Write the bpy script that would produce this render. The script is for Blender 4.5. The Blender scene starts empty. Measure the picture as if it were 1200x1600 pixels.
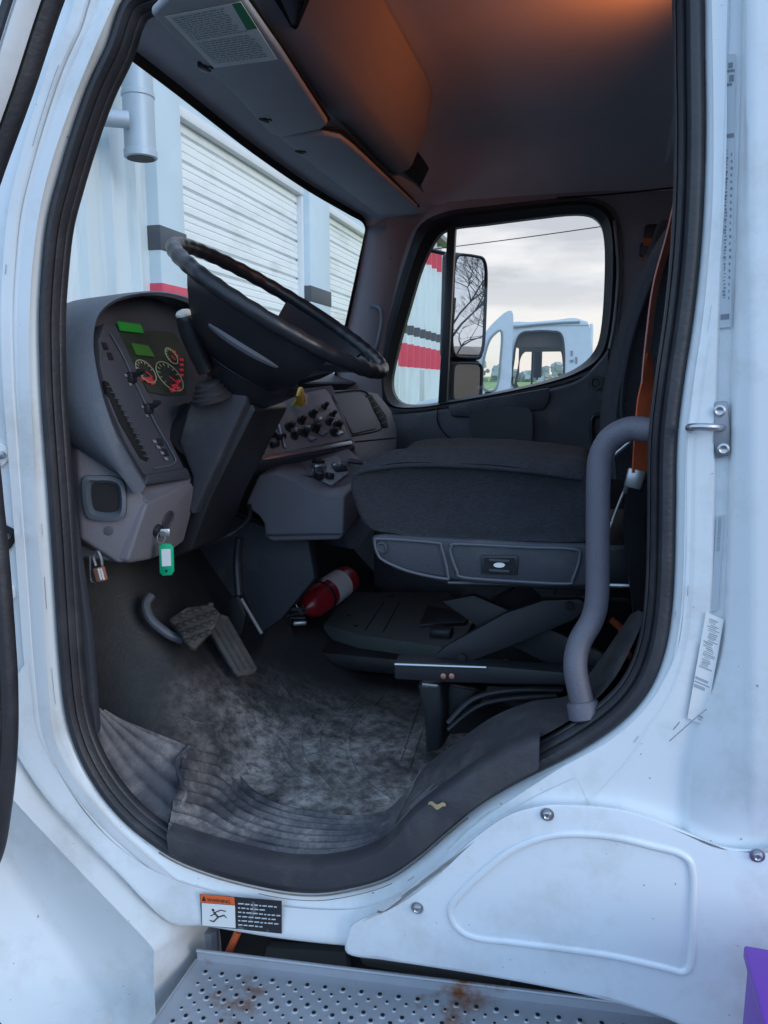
import bpy, bmesh, math, random
from mathutils import Vector, Matrix, noise as mnoise
random.seed(7)
R = math.radians
scene = bpy.context.scene
COL = scene.collection

# ------------------------------------------------------------------ camera
F = 1200.0; CAM = Vector((0, -1.25, 1.75)); PSI = R(15.2); TH = R(9.46)
cam_d = bpy.data.cameras.new("camera"); cam = bpy.data.objects.new("camera", cam_d); COL.objects.link(cam)
cam.location = CAM; cam.rotation_mode = 'XYZ'; cam.rotation_euler = (R(90) - TH, 0, PSI)
cam_d.sensor_fit = 'VERTICAL'; cam_d.sensor_height = 24.0; cam_d.lens = 24.0 * F / 1600.0
cam_d.clip_start = 0.02; cam_d.clip_end = 2000
scene.camera = cam
scene.view_settings.view_transform = 'Standard'; scene.view_settings.look = 'None'
scene.view_settings.exposure = 0.40; scene.view_settings.gamma = 1.0

# ------------------------------------------------------------------ world
SUN_EL, SUN_AZ = R(14), R(118)
w = bpy.data.worlds.new("World"); scene.world = w; w.use_nodes = True
nt = w.node_tree; nt.nodes.clear(); N = nt.nodes.new; L = nt.links.new
out = N('ShaderNodeOutputWorld'); bg = N('ShaderNodeBackground'); L(bg.outputs[0], out.inputs[0])
sky = N('ShaderNodeTexSky'); sky.sky_type = 'NISHITA'; sky.sun_disc = False
sky.sun_elevation = SUN_EL; sky.sun_rotation = SUN_AZ
tc = N('ShaderNodeTexCoord'); sep = N('ShaderNodeSeparateXYZ'); L(tc.outputs['Generated'], sep.inputs[0])
mp = N('ShaderNodeMapping'); mp.inputs['Scale'].default_value = (2.4, 2.4, 11); L(tc.outputs['Generated'], mp.inputs[0])
cl = N('ShaderNodeTexNoise'); cl.inputs['Scale'].default_value = 1.6; cl.inputs['Detail'].default_value = 6; cl.inputs['Roughness'].default_value = .55
L(mp.outputs[0], cl.inputs['Vector'])
cr_ = N('ShaderNodeValToRGB'); cr_.color_ramp.elements[0].position = .40; cr_.color_ramp.elements[1].position = .58
cr_.color_ramp.elements[0].color = (5.2, 5.3, 5.8, 1); cr_.color_ramp.elements[1].color = (8.1, 7.9, 8.0, 1)
L(cl.outputs['Fac'], cr_.inputs[0])
zr = N('ShaderNodeMapRange'); zr.inputs['From Min'].default_value = 0.0; zr.inputs['From Max'].default_value = .14; L(sep.outputs['Z'], zr.inputs['Value'])
warm = N('ShaderNodeMixRGB'); warm.inputs[1].default_value = (8.0, 7.2, 6.6, 1); L(zr.outputs[0], warm.inputs[0]); L(cr_.outputs[0], warm.inputs[2])
zr2 = N('ShaderNodeMapRange'); zr2.inputs['From Min'].default_value = .2; zr2.inputs['From Max'].default_value = .8; L(sep.outputs['Z'], zr2.inputs['Value'])
blue = N('ShaderNodeMixRGB'); blue.inputs[2].default_value = (6.5, 8.6, 12.6, 1); L(zr2.outputs[0], blue.inputs[0]); L(warm.outputs[0], blue.inputs[1])
yr = N('ShaderNodeMapRange'); yr.inputs['From Min'].default_value = .25; yr.inputs['From Max'].default_value = -.35; L(sep.outputs['Y'], yr.inputs['Value'])
blue2 = N('ShaderNodeMixRGB'); blue2.inputs[2].default_value = (6.1, 9.2, 13.6, 1); L(yr.outputs[0], blue2.inputs[0]); L(blue.outputs[0], blue2.inputs[1])
mx = N('ShaderNodeMixRGB'); mx.inputs[0].default_value = .9; L(sky.outputs[0], mx.inputs[1]); L(blue2.outputs[0], mx.inputs[2])
L(mx.outputs[0], bg.inputs[0]); bg.inputs[1].default_value = 0.1
# ------------------------------------------------------------------ sun (overcast)
sd = bpy.data.lights.new("sun", 'SUN'); sd.energy = 0.8; sd.angle = R(25); sd.color = (1, .93, .85)
so = bpy.data.objects.new("sun", sd); COL.objects.link(so)
so.rotation_euler = Vector((math.sin(SUN_AZ) * math.cos(SUN_EL), math.cos(SUN_AZ) * math.cos(SUN_EL), math.sin(SUN_EL))).to_track_quat('Z', 'Y').to_euler()
# dome lamp of the cab: see the truck builder

# ================================================================== helpers
fw = Vector((-math.sin(PSI) * math.cos(TH), math.cos(PSI) * math.cos(TH), -math.sin(TH)))
rt = Vector((math.cos(PSI), math.sin(PSI), 0)); upv = rt.cross(fw)
def ray(px, py): return fw + rt * ((px - 600) / F) + upv * ((800 - py) / F)
def PY(px, py, y):
    d = ray(px, py); return CAM + d * ((y - CAM.y) / d.y)
def PX(px, py, x):
    d = ray(px, py); return CAM + d * ((x - CAM.x) / d.x)
def PZ(px, py, z):
    d = ray(px, py); return CAM + d * ((z - CAM.z) / d.z)
class Plane:
    def __init__(s, a, b, c):
        s.p = Vector(a); s.n = (Vector(b) - s.p).cross(Vector(c) - s.p).normalized()
        if s.n.dot(CAM - s.p) < 0: s.n = -s.n
    def at(s, px, py, off=0.0):
        d = ray(px, py); t = (s.p + s.n * off - CAM).dot(s.n) / d.dot(s.n); return CAM + d * t

def cr(pts, per=6, closed=False):
    P = [Vector(p) for p in pts]; n = len(P); o = []
    m = n if closed else n - 1
    for i in range(m):
        if closed: a, b, c, d = P[(i - 1) % n], P[i], P[(i + 1) % n], P[(i + 2) % n]
        else: a, b, c, d = P[max(i - 1, 0)], P[i], P[i + 1], P[min(i + 2, n - 1)]
        for k in range(per):
            t = k / per; t2 = t * t; t3 = t2 * t
            o.append(.5 * ((2 * b) + (c - a) * t + (2 * a - 5 * b + 4 * c - d) * t2 + (3 * b - a - 3 * c + d) * t3))
    if not closed: o.append(P[-1])
    return o

MATS = {}
def setp(b, k, v):
    if k in b.inputs: b.inputs[k].default_value = v
def mat(name, col, rough=.5, metal=0., var=.0, vscale=8., bump=0., bscale=60., dirt=None, dscale=5., dlo=.5, dhi=.7, emit=None, es=1., coat=0., spec=.5, stretch=(1, 1, 1), rvar=0.):
    m = bpy.data.materials.new(name); m.use_nodes = True; nt = m.node_tree
    b = nt.nodes['Principled BSDF']; N = nt.nodes.new; L = nt.links.new
    c4 = (*col, 1); setp(b, 'Base Color', c4); setp(b, 'Roughness', rough); setp(b, 'Metallic', metal); setp(b, 'Specular IOR Level', spec); setp(b, 'Coat Weight', coat)
    tc = N('ShaderNodeTexCoord'); mp = N('ShaderNodeMapping'); mp.inputs['Scale'].default_value = stretch; L(tc.outputs['Object'], mp.inputs[0])
    cur = None
    if var:
        n = N('ShaderNodeTexNoise'); n.inputs['Scale'].default_value = vscale; n.inputs['Detail'].default_value = 5; L(mp.outputs[0], n.inputs['Vector'])
        mixn = N('ShaderNodeMixRGB'); mixn.inputs[1].default_value = (*[x * (1 - var) for x in col], 1); mixn.inputs[2].default_value = (*[min(1, x * (1 + var)) for x in col], 1)
        L(n.outputs['Fac'], mixn.inputs[0]); cur = mixn.outputs[0]
    if dirt:
        n2 = N('ShaderNodeTexNoise'); n2.inputs['Scale'].default_value = dscale; n2.inputs['Detail'].default_value = 8; n2.inputs['Roughness'].default_value = .65; L(mp.outputs[0], n2.inputs['Vector'])
        r = N('ShaderNodeMapRange'); r.inputs['From Min'].default_value = dlo; r.inputs['From Max'].default_value = dhi; L(n2.outputs['Fac'], r.inputs['Value'])
        md = N('ShaderNodeMixRGB'); md.inputs[2].default_value = (*dirt, 1); L(r.outputs[0], md.inputs[0])
        if cur: L(cur, md.inputs[1])
        else: md.inputs[1].default_value = c4
        cur = md.outputs[0]
    if cur: L(cur, b.inputs['Base Color'])
    if rvar:
        n4 = N('ShaderNodeTexNoise'); n4.inputs['Scale'].default_value = 9; n4.inputs['Detail'].default_value = 6; L(tc.outputs['Object'], n4.inputs['Vector'])
        rr = N('ShaderNodeMapRange'); rr.inputs['To Min'].default_value = rough - rvar; rr.inputs['To Max'].default_value = rough + rvar; L(n4.outputs['Fac'], rr.inputs['Value']); L(rr.outputs[0], b.inputs['Roughness'])
    if bump:
        n3 = N('ShaderNodeTexNoise'); n3.inputs['Scale'].default_value = bscale; n3.inputs['Detail'].default_value = 4; L(tc.outputs['Object'], n3.inputs['Vector'])
        bp = N('ShaderNodeBump'); bp.inputs['Strength'].default_value = bump; bp.inputs['Distance'].default_value = .004; L(n3.outputs['Fac'], bp.inputs['Height']); L(bp.outputs[0], b.inputs['Normal'])
    if emit: setp(b, 'Emission Color', (*emit, 1)); setp(b, 'Emission Strength', es)
    MATS[name] = m; return m

def paint_mat(name, base, scratch=True):
    m = mat(name, base, .34, var=.03, vscale=3, coat=.3, rvar=.08, bump=.03, bscale=25)
    nt = m.node_tree; b = nt.nodes['Principled BSDF']; N = nt.nodes.new; L = nt.links.new
    src = b.inputs['Base Color'].links[0].from_socket
    tc = N('ShaderNodeTexCoord')
    # grime film
    n = N('ShaderNodeTexNoise'); n.inputs['Scale'].default_value = 4.5; n.inputs['Detail'].default_value = 9; n.inputs['Roughness'].default_value = .7; L(tc.outputs['Object'], n.inputs['Vector'])
    r = N('ShaderNodeMapRange'); r.inputs['From Min'].default_value = .5; r.inputs['From Max'].default_value = .8; r.inputs['To Max'].default_value = .65; L(n.outputs['Fac'], r.inputs['Value'])
    md = N('ShaderNodeMixRGB'); md.inputs[2].default_value = (.42, .40, .36, 1); L(r.outputs[0], md.inputs[0]); L(src, md.inputs[1]); cur = md.outputs[0]
    if scratch:
        for i, (st, rot, lo, sc) in enumerate([((1, 1, 1), (0, 0, 0), .76, 110)]):
            mp = N('ShaderNodeMapping'); mp.inputs['Scale'].default_value = st; mp.inputs['Rotation'].default_value = rot; L(tc.outputs['Object'], mp.inputs[0])
            s = N('ShaderNodeTexNoise'); s.inputs['Scale'].default_value = sc; s.inputs['Detail'].default_value = 2; L(mp.outputs[0], s.inputs['Vector'])
            g = N('ShaderNodeMapRange'); g.inputs['From Min'].default_value = lo; g.inputs['From Max'].default_value = lo + .03; g.inputs['To Max'].default_value = .75; L(s.outputs['Fac'], g.inputs['Value'])
            mm = N('ShaderNodeMixRGB'); mm.inputs[2].default_value = (.12, .115, .12, 1); L(g.outputs[0], mm.inputs[0]); L(cur, mm.inputs[1]); cur = mm.outputs[0]
    L(cur, b.inputs['Base Color']); return m

def glass_mat(name, tint=(.92, .96, .96), refl=.06):
    m = bpy.data.materials.new(name); m.use_nodes = True; nt = m.node_tree; nt.nodes.clear(); N = nt.nodes.new; L = nt.links.new
    o = N('ShaderNodeOutputMaterial'); mixs = N('ShaderNodeMixShader'); t = N('ShaderNodeBsdfTransparent'); g = N('ShaderNodeBsdfGlossy')
    t.inputs[0].default_value = (*tint, 1); g.inputs['Roughness'].default_value = .02
    lw = N('ShaderNodeLayerWeight'); lw.inputs[0].default_value = .25; fr = N('ShaderNodeMapRange'); fr.inputs['To Min'].default_value = .02; fr.inputs['To Max'].default_value = .35; pw_ = N('ShaderNodeMath'); pw_.operation = 'POWER'; pw_.inputs[1].default_value = 3; L(lw.outputs['Facing'], pw_.inputs[0]); L(pw_.outputs[0], fr.inputs['Value'])
    L(fr.outputs[0], mixs.inputs[0]); L(t.outputs[0], mixs.inputs[1]); L(g.outputs[0], mixs.inputs[2]); L(mixs.outputs[0], o.inputs[0])
    MATS[name] = m; return m

class MB:
    """collects shapes into one bmesh"""
    def __init__(s): s.bm = bmesh.new()
    def loft(s, rings, closed=True, capa=False, capb=False):
        bm = s.bm; V = [[bm.verts.new(p) for p in r] for r in rings]
        n = len(V[0])
        for i in range(len(V) - 1):
            for j in range(n if closed else n - 1):
                k = (j + 1) % n
                try: bm.faces.new((V[i][j], V[i][k], V[i + 1][k], V[i + 1][j]))
                except ValueError: pass
        if capa: bm.faces.new(V[0][::-1])
        if capb: bm.faces.new(V[-1])
        return s
    def box(s, c, size, rot=None, bev=.0, seg=2):
        M = Matrix.Translation(Vector(c)) @ (rot.to_4x4() if rot is not None else Matrix.Identity(4)) @ Matrix.Diagonal((*size, 1))
        t = bmesh.new(); bmesh.ops.create_cube(t, size=1, matrix=M)
        if bev: bmesh.ops.bevel(t, geom=t.edges[:], offset=bev, segments=seg, affect='EDGES', profile=.5)
        s.merge(t); return s
    def merge(s, t):
        me = bpy.data.meshes.new('tmp'); t.to_mesh(me); t.free(); s.bm.from_mesh(me); bpy.data.meshes.remove(me)
    def prism(s, pts, vec, bev=0., seg=2):
        t = bmesh.new(); vs = [t.verts.new(p) for p in pts]; f = t.faces.new(vs)
        r = bmesh.ops.extrude_face_region(t, geom=[f]); nv = [v for v in r['geom'] if isinstance(v, bmesh.types.BMVert)]
        bmesh.ops.translate(t, vec=Vector(vec), verts=nv); bmesh.ops.recalc_face_normals(t, faces=t.faces[:])
        if bev:
            es = [e for e in t.edges if len(e.link_faces) == 2 and e.calc_face_angle(0) > .35]
            bmesh.ops.bevel(t, geom=es, offset=bev, segments=seg, affect='EDGES', profile=.5, clamp_overlap=True)
        s.merge(t); return s
    def tube(s, path, r, seg=12, cap=True, squash=None):
        P = [Vector(p) for p in path]; n = len(P); rr = r if isinstance(r, (list, tuple)) else [r] * n
        rings = []; prev = None
        for i, p in enumerate(P):
            t = (P[min(i + 1, n - 1)] - P[max(i - 1, 0)]).normalized()
            if prev is None:
                a = Vector((0, 0, 1)) if abs(t.z) < .9 else Vector((1, 0, 0)); u = t.cross(a).normalized()
            else: u = (prev - t * prev.dot(t)).normalized()
            prev = u; v = t.cross(u)
            rings.append([p + (u * math.cos(q * 2 * math.pi / seg) + v * math.sin(q * 2 * math.pi / seg)) * rr[i] for q in range(seg)])
        return s.loft(rings, True, cap, cap)
    def ring(s, path, r, seg=10):
        """closed tube"""
        P = [Vector(p) for p in path]; n = len(P); rings = []
        c = sum(P, Vector()) / n; nn = Vector()
        for i in range(n): nn += (P[i] - c).cross(P[(i + 1) % n] - c)
        nn.normalize()
        for i in range(n):
            t = (P[(i + 1) % n] - P[i - 1]).normalized(); u = t.cross(nn).normalized(); v = nn
            rr = r[i] if isinstance(r, (list, tuple)) else r
            rings.append([P[i] + (u * math.cos(q * 2 * math.pi / seg) + v * math.sin(q * 2 * math.pi / seg)) * rr for q in range(seg)])
        rings.append(rings[0]); s.loft(rings, True); bmesh.ops.remove_doubles(s.bm, verts=s.bm.verts[:], dist=1e-6); return s
    def cyl(s, a, b, ra, rb=None, seg=20):
        rb = ra if rb is None else rb; return s.tube([a, b], [ra, rb], seg)
    def lathe(s, a, axis, prof, seg=24):
        """prof = (distance along axis, radius)"""
        ax = Vector(axis).normalized(); t = Vector((0, 0, 1)) if abs(ax.z) < .9 else Vector((1, 0, 0)); u = ax.cross(t).normalized(); v = ax.cross(u)
        rings = [[Vector(a) + ax * d + (u * math.cos(q * 2 * math.pi / seg) + v * math.sin(q * 2 * math.pi / seg)) * max(r, 1e-4) for q in range(seg)] for d, r in prof]
        return s.loft(rings, True, True, True)
    def ribbon(s, path, wv, th=.002):
        P = [Vector(p) for p in path]; W = [Vector(x) for x in wv] if isinstance(wv, list) else [Vector(wv)] * len(P)
        rings = []
        for i, p in enumerate(P):
            t = (P[min(i + 1, len(P) - 1)] - P[max(i - 1, 0)]).normalized(); n = t.cross(W[i]).normalized() * th
            rings.append([p - W[i] - n, p + W[i] - n, p + W[i] + n, p - W[i] + n])
        return s.loft(rings, True, True, True)
    def build(s, name, m, parent=None, sharp=35, doubles=0, **tags):
        if doubles: bmesh.ops.remove_doubles(s.bm, verts=s.bm.verts[:], dist=doubles)
        bmesh.ops.recalc_face_normals(s.bm, faces=s.bm.faces[:])
        me = bpy.data.meshes.new(name); s.bm.to_mesh(me); s.bm.free()
        for p in me.polygons: p.use_smooth = True
        me.set_sharp_from_angle(angle=R(sharp))
        ms = m if isinstance(m, (list, tuple)) else [m]
        for x in ms: me.materials.append(MATS[x] if isinstance(x, str) else x)
        o = bpy.data.objects.new(name, me); COL.objects.link(o)
        if parent is not None: put(o, parent)
        for k, v in tags.items(): o[k] = v
        return o
WLOC = {}
def put(o, parent):
    dep = 1; q = parent
    while q.parent is not None: dep += 1; q = q.parent
    if dep >= 3: parent = parent.parent      # thing > part > sub-part, no further
    o.parent = parent; o.matrix_parent_inverse = Matrix.Translation(-WLOC.get(parent.name, Vector()))
def thing(name, label, cat, loc=(0, 0, 0), group=None):
    o = bpy.data.objects.new(name, None); COL.objects.link(o); o.location = loc; o.empty_display_size = .1
    WLOC[o.name] = Vector(loc); o['label'] = label; o['category'] = cat
    if group: o['group'] = group
    return o
def grid_wall(pts, thick_vec): return MB().prism(pts, thick_vec)
def text_obj(name, txt, p, xdir, ydir, size, m, parent=None, ext=.0004, align='LEFT'):
    cu = bpy.data.curves.new('t', 'FONT'); cu.body = txt; cu.size = size; cu.extrude = ext; cu.align_x = align
    to = bpy.data.objects.new('t', cu); COL.objects.link(to); dg = bpy.context.evaluated_depsgraph_get()
    me = bpy.data.meshes.new_from_object(to.evaluated_get(dg)); bpy.data.objects.remove(to)
    X = Vector(xdir).normalized(); Y = Vector(ydir); Y = (Y - X * Y.dot(X)).normalized(); Z = X.cross(Y)
    M = Matrix((X, Y, Z)).transposed().to_4x4(); M.translation = Vector(p)
    me.transform(M); me.materials.clear(); me.materials.append(MATS[m])
    o = bpy.data.objects.new(name, me); COL.objects.link(o)
    if parent is not None: put(o, parent)
    return o

# ------------------------------------------------------------------ materials
paint_mat('white_paint', (.74, .77, .79))
paint_mat('fairing_paint', (.72, .75, .78))
mat('plain_white', (.72, .75, .77), .4, var=.04)
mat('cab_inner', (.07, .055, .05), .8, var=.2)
mat('neighbour_paint', (.56, .64, .68), .4, var=.08)
mat('rubber', (.028, .028, .034), .5, var=.3, vscale=12, bump=.25, bscale=120, dirt=(.07, .066, .066), dscale=6, dlo=.5, dhi=.85, spec=.6)
mat('liner_fuzz', (.06, .06, .07), .85, var=.3, bump=.4, bscale=400)
mat('dash_dark', (.040, .043, .055), .55, var=.12, vscale=5, bump=.3, bscale=350, dirt=(.12, .115, .11), dscale=7, dlo=.52, dhi=.9)
mat('dash_blue', (.085, .10, .125), .5, var=.1, vscale=6, bump=.25, bscale=350, dirt=(.16, .16, .16), dscale=7, dlo=.52, dhi=.9)
mat('dash_purple', (.155, .148, .172), .55, var=.08, vscale=6, bump=.25, bscale=350, dirt=(.20, .18, .17), dscale=6, dlo=.5, dhi=.85)
mat('face_dark', (.06, .062, .078), .45, var=.15, bump=.2, bscale=300)
mat('black_plastic', (.017, .018, .022), .4, var=.3, bump=.15, bscale=250)
mat('wheel_black', (.018, .019, .024), .36, var=.3, bump=.12, bscale=200, rvar=.1)
mat('void', (.006, .006, .008), .8)
mat('headliner', (.56, .57, .61), .9, var=.1, vscale=4, bump=.35, bscale=500)
mat('visor_fabric', (.42, .43, .45), .85, var=.12, vscale=9, bump=.4, bscale=60)
mat('header_trim', (.50, .50, .53), .8, var=.08, bump=.3, bscale=300)
mat('trim_grey', (.27, .265, .285), .6, var=.08, bump=.25, bscale=350)
mat('side_trim', (.30, .29, .31), .7, var=.12, bump=.3, bscale=300)
mat('handle_grey', (.115, .11, .135), .5, var=.12, vscale=20, bump=.3, bscale=300)
mat('carpet', (.045, .042, .048), .95, var=.5, vscale=60, bump=1.0, bscale=500, dirt=(.13, .12, .115), dscale=9, dlo=.5, dhi=.85)
mat('metal_dark', (.014, .015, .019), .6, metal=.0, var=.3, dirt=(.1, .07, .05), dscale=12, dlo=.6, dhi=.8)
mat('steel', (.45, .46, .48), .35, metal=.9, var=.2)
mat('galvanised', (.42, .44, .48), .45, metal=.4, var=.15, vscale=12, dirt=(.26, .1, .035), dscale=7, dlo=.56, dhi=.68, bump=.1)
mat('rust', (.25, .08, .02), .9, var=.4)
mat('silver_plastic', (.24, .24, .26), .42, var=.15, dirt=(.1, .09, .08), dscale=12, dlo=.5, dhi=.8)
mat('green_lcd', (.02, .12, .02), .5, emit=(.03, .6, .08), es=.1)
mat('green_dim', (.03, .10, .02), .5, emit=(.12, .4, .06), es=.08)
mat('gauge_face', (.035, .045, .035), .5)
mat('gauge_mark', (.28, .3, .2), .5, emit=(.5, .5, .3), es=.06)
mat('gauge_red', (.32, .02, .03), .5, emit=(.9, .05, .1), es=.12)
mat('belt_orange', (.62, .12, .04), .75, var=.15, vscale=30, bump=.5, bscale=600)
mat('belt_pink', (.50, .20, .15), .75, var=.15, vscale=30, bump=.5, bscale=600)
mat('red_paint', (.42, .015, .03), .3, var=.2, dirt=(.16, .02, .03), dscale=25, dlo=.5, dhi=.75, coat=.3)
mat('paper', (.80, .82, .80), .8, var=.06)
mat('paper_green', (.03, .28, .12), .8)
mat('ink', (.12, .15, .14), .8)
mat('ink_faint', (.36, .40, .44), .7)
mat('rub', (.27, .27, .28), .7, var=.4, vscale=90)
mat('grime', (.30, .25, .20), .9, var=.6, vscale=60)
mat('trim_rim', (.085, .09, .11), .4)
mat('ridge_dust', (.12, .115, .125), .85, var=.6, vscale=40)
mat('sealer', (.50, .50, .48), .7, var=.2, vscale=30)
mat('label_grey', (.52, .55, .58), .6, var=.04)
mat('ink_mid', (.20, .22, .25), .7)
mat('orange_decal', (.75, .13, .03), .5, var=.1)
mat('white_decal', (.75, .75, .74), .5, var=.05)
mat('black_decal', (.02, .02, .025), .5, dirt=(.2, .2, .2), dscale=22, dlo=.6, dhi=.68)
mat('tag_green', (.01, .42, .2), .35)
mat('copper', (.55, .25, .18), .4, metal=.5, var=.2)
mat('yellow', (.65, .5, .05), .5)
mat('cream', (.75, .72, .62), .6)
mat('purple', (.18, .045, .40), .45, var=.1)
mat('leaf', (.35, .27, .15), .8)
mat('lamp_lens', (.9, .6, .3), .4, emit=(1, .35, .1), es=6)
mat('mirror', (.60, .64, .70), .01, metal=1)
mat('asphalt', (.055, .056, .058), .9, var=.3, vscale=3, bump=.8, bscale=80)
mat('grass', (.22, .30, .06), .9, var=.35, vscale=2)
mat('bark', (.06, .05, .045), .9, var=.3)
mat('foliage', (.30, .34, .31), .9, var=.4)
mat('tan_wall', (.45, .30, .20), .8, var=.1)
mat('siding', (.64, .73, .77), .5, var=.08, vscale=1.5, dirt=(.42, .46, .46), dscale=2.6, dlo=.5, dhi=.85, stretch=(1, 1, .12))
mat('column_blue', (.55, .67, .74), .5, var=.06, vscale=2)
mat('door_slat', (.84, .88, .88), .5, var=.05, vscale=1.2, dirt=(.55, .57, .55), dscale=2.2, dlo=.5, dhi=.85, stretch=(1, .3, 1))
mat('stripe_black', (.07, .08, .10), .6, var=.1)
mat('stripe_red', (.62, .07, .12), .6, var=.1)
mat('lampgrey', (.42, .50, .57), .5, metal=.2, var=.1)
mat('eaves', (.22, .26, .26), .6)
mat('cable', (.02, .02, .02), .6)
mat('dust_matte', (.1, .1, .1), .9)
glass_mat('glass', (.96, .985, .99)); glass_mat('glass_side', (.97, .98, .98))

# seat fabric : woven bump
m = mat('seat_fabric', (.034, .036, .046), .92, var=.25, vscale=30)
nt = m.node_tree; b = nt.nodes['Principled BSDF']; tcx = nt.nodes.new('ShaderNodeTexCoord')
wv = nt.nodes.new('ShaderNodeTexWave'); wv.inputs['Scale'].default_value = 60; wv.inputs['Distortion'].default_value = 9; wv.inputs['Detail'].default_value = 3; wv.inputs['Detail Scale'].default_value = 6
mpx = nt.nodes.new('ShaderNodeMapping'); mpx.inputs['Scale'].default_value = (.35, .35, 1.6); mpx.inputs['Rotation'].default_value = (0, R(80), 0)
nt.links.new(tcx.outputs['Object'], mpx.inputs[0]); nt.links.new(mpx.outputs[0], wv.inputs[0])
bp = nt.nodes.new('ShaderNodeBump'); bp.inputs['Strength'].default_value = .6; bp.inputs['Distance'].default_value = .003; nt.links.new(wv.outputs[1], bp.inputs['Height']); nt.links.new(bp.outputs[0], b.inputs['Normal'])
src = b.inputs['Base Color'].links[0].from_socket; mm = nt.nodes.new('ShaderNodeMixRGB'); mm.blend_type = 'MULTIPLY'; mm.inputs[0].default_value = .5
nt.links.new(src, mm.inputs[1]); nt.links.new(wv.outputs[0], mm.inputs[2]); nt.links.new(mm.outputs[0], b.inputs['Base Color'])

# floor mat: black rubber with trodden dust patches
def dusty(name, base, dust, centre, radius, lo=.42, hi=.68, amount=.9):
    m = mat(name, base, .62, var=.25, vscale=15, bump=.15, bscale=120)
    nt = m.node_tree; b = nt.nodes['Principled BSDF']; N = nt.nodes.new; L = nt.links.new
    src = b.inputs['Base Color'].links[0].from_socket; tc = N('ShaderNodeTexCoord')
    n = N('ShaderNodeTexNoise'); n.inputs['Scale'].default_value = 7; n.inputs['Detail'].default_value = 12; n.inputs['Roughness'].default_value = .62; n.inputs['Distortion'].default_value = .3; L(tc.outputs['Object'], n.inputs['Vector'])
    r = N('ShaderNodeMapRange'); r.inputs['From Min'].default_value = lo; r.inputs['From Max'].default_value = hi; L(n.outputs['Fac'], r.inputs['Value'])
    f = N('ShaderNodeTexNoise'); f.inputs['Scale'].default_value = 38; f.inputs['Detail'].default_value = 6; f.inputs['Roughness'].default_value = .8; L(tc.outputs['Object'], f.inputs['Vector'])
    fr = N('ShaderNodeMapRange'); fr.inputs['From Min'].default_value = .40; fr.inputs['From Max'].default_value = .62; fr.inputs['To Min'].default_value = .25; L(f.outputs['Fac'], fr.inputs['Value'])
    d = N('ShaderNodeVectorMath'); d.operation = 'DISTANCE'; d.inputs[1].default_value = centre; L(tc.outputs['Object'], d.inputs[0])
    dr = N('ShaderNodeMapRange'); dr.inputs['From Min'].default_value = radius; dr.inputs['From Max'].default_value = radius * .45; dr.inputs['To Min'].default_value = .03; dr.inputs['To Max'].default_value = amount; L(d.outputs['Value'], dr.inputs['Value'])
    m1 = N('ShaderNodeMath'); m1.operation = 'MULTIPLY'; L(r.outputs[0], m1.inputs[0]); L(fr.outputs[0], m1.inputs[1])
    m2 = N('ShaderNodeMath'); m2.operation = 'MULTIPLY'; L(m1.outputs[0], m2.inputs[0]); L(dr.outputs[0], m2.inputs[1])
    md = N('ShaderNodeMixRGB'); md.inputs[2].default_value = (*dust, 1); L(m2.outputs[0], md.inputs[0]); L(src, md.inputs[1]); L(md.outputs[0], b.inputs['Base Color'])
    rr = N('ShaderNodeMapRange'); rr.inputs['To Min'].default_value = .5; rr.inputs['To Max'].default_value = .95; L(m2.outputs[0], rr.inputs['Value']); L(rr.outputs[0], b.inputs['Roughness'])
mat('guard_plastic', (.036, .034, .042), .55, var=.2, vscale=10, bump=.25, bscale=200, dirt=(.085, .08, .08), dscale=7, dlo=.5, dhi=.8)
dusty('floor_mat', (.013, .014, .017), (.56, .50, .47), (-.46, .34, .82), .60, .31, .60, 1.0)
dusty('sill_mat', (.045, .046, .058), (.40, .365, .35), (-.70, .12, .85), .5, .38, .66, .85)
dusty('pedal_rubber', (.03, .03, .031), (.125, .112, .10), (-.9, .5, 1.1), .6, .3, .6, .9)

# ================================================================== ground, field, sky-side setting
g = MB(); g.prism([(-400, -300, -.3), (400, -300, -.3), (400, 600, -.3), (-400, 600, -.3)], (0, 0, .3)); o = g.build('ground', 'asphalt', kind='structure')
g = MB(); g.prism([(-60, 17, .004), (120, 17, .004), (120, 300, 4.6), (-60, 300, 4.6)], (0, 0, -.25)); g.build('grass_field', 'grass', kind='structure')

# ================================================================== warehouse
wh = thing('warehouse', 'pale blue metal warehouse with roll-up doors in front of the truck', 'building', (-5.5, 12, 0))
X0 = -5.5
def corr(y0, y1, z0, z1, x=X0, pitch=.3, depth=.035):
    b = MB(); ys = []; y = y0
    prof = [(0, 0), (.55, 0), (.62, depth), (.72, depth), (.79, 0)]
    while y < y1:
        for t, d in prof:
            if y + t * pitch < y1: ys.append((y + t * pitch, d))
        y += pitch
    ys.append((y1, 0))
    b.loft([[Vector((x + d, yy, z0)) for yy, d in ys], [Vector((x + d, yy, z1)) for yy, d in ys]], closed=False)
    return b
corr(5.0 + 14.6, 26.8, 0, 6.45, x=X0, pitch=.85, depth=.14).build('wall', 'siding', wh)
MB().prism([(X0 - .02, 2, 5.35), (X0 - .02, 19.6, 5.35), (X0 - .02, 19.6, 6.5), (X0 - .02, 2, 6.5)], (-.1, 0, 0)).build('header_panel', 'column_blue', wh)
MB().box((X0 - 6, 14.4, 6.62), (12.7, 25.2, .16)).build('roof', 'eaves', wh)
MB().box((X0 - 6, 26.75, 3.2), (11.9, .1, 6.4)).build('end_wall', 'siding', wh)
MB().box((X0 - 12, 14.4, 3.2), (.1, 24.7, 6.4)).build('back_wall', 'siding', wh)
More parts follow.
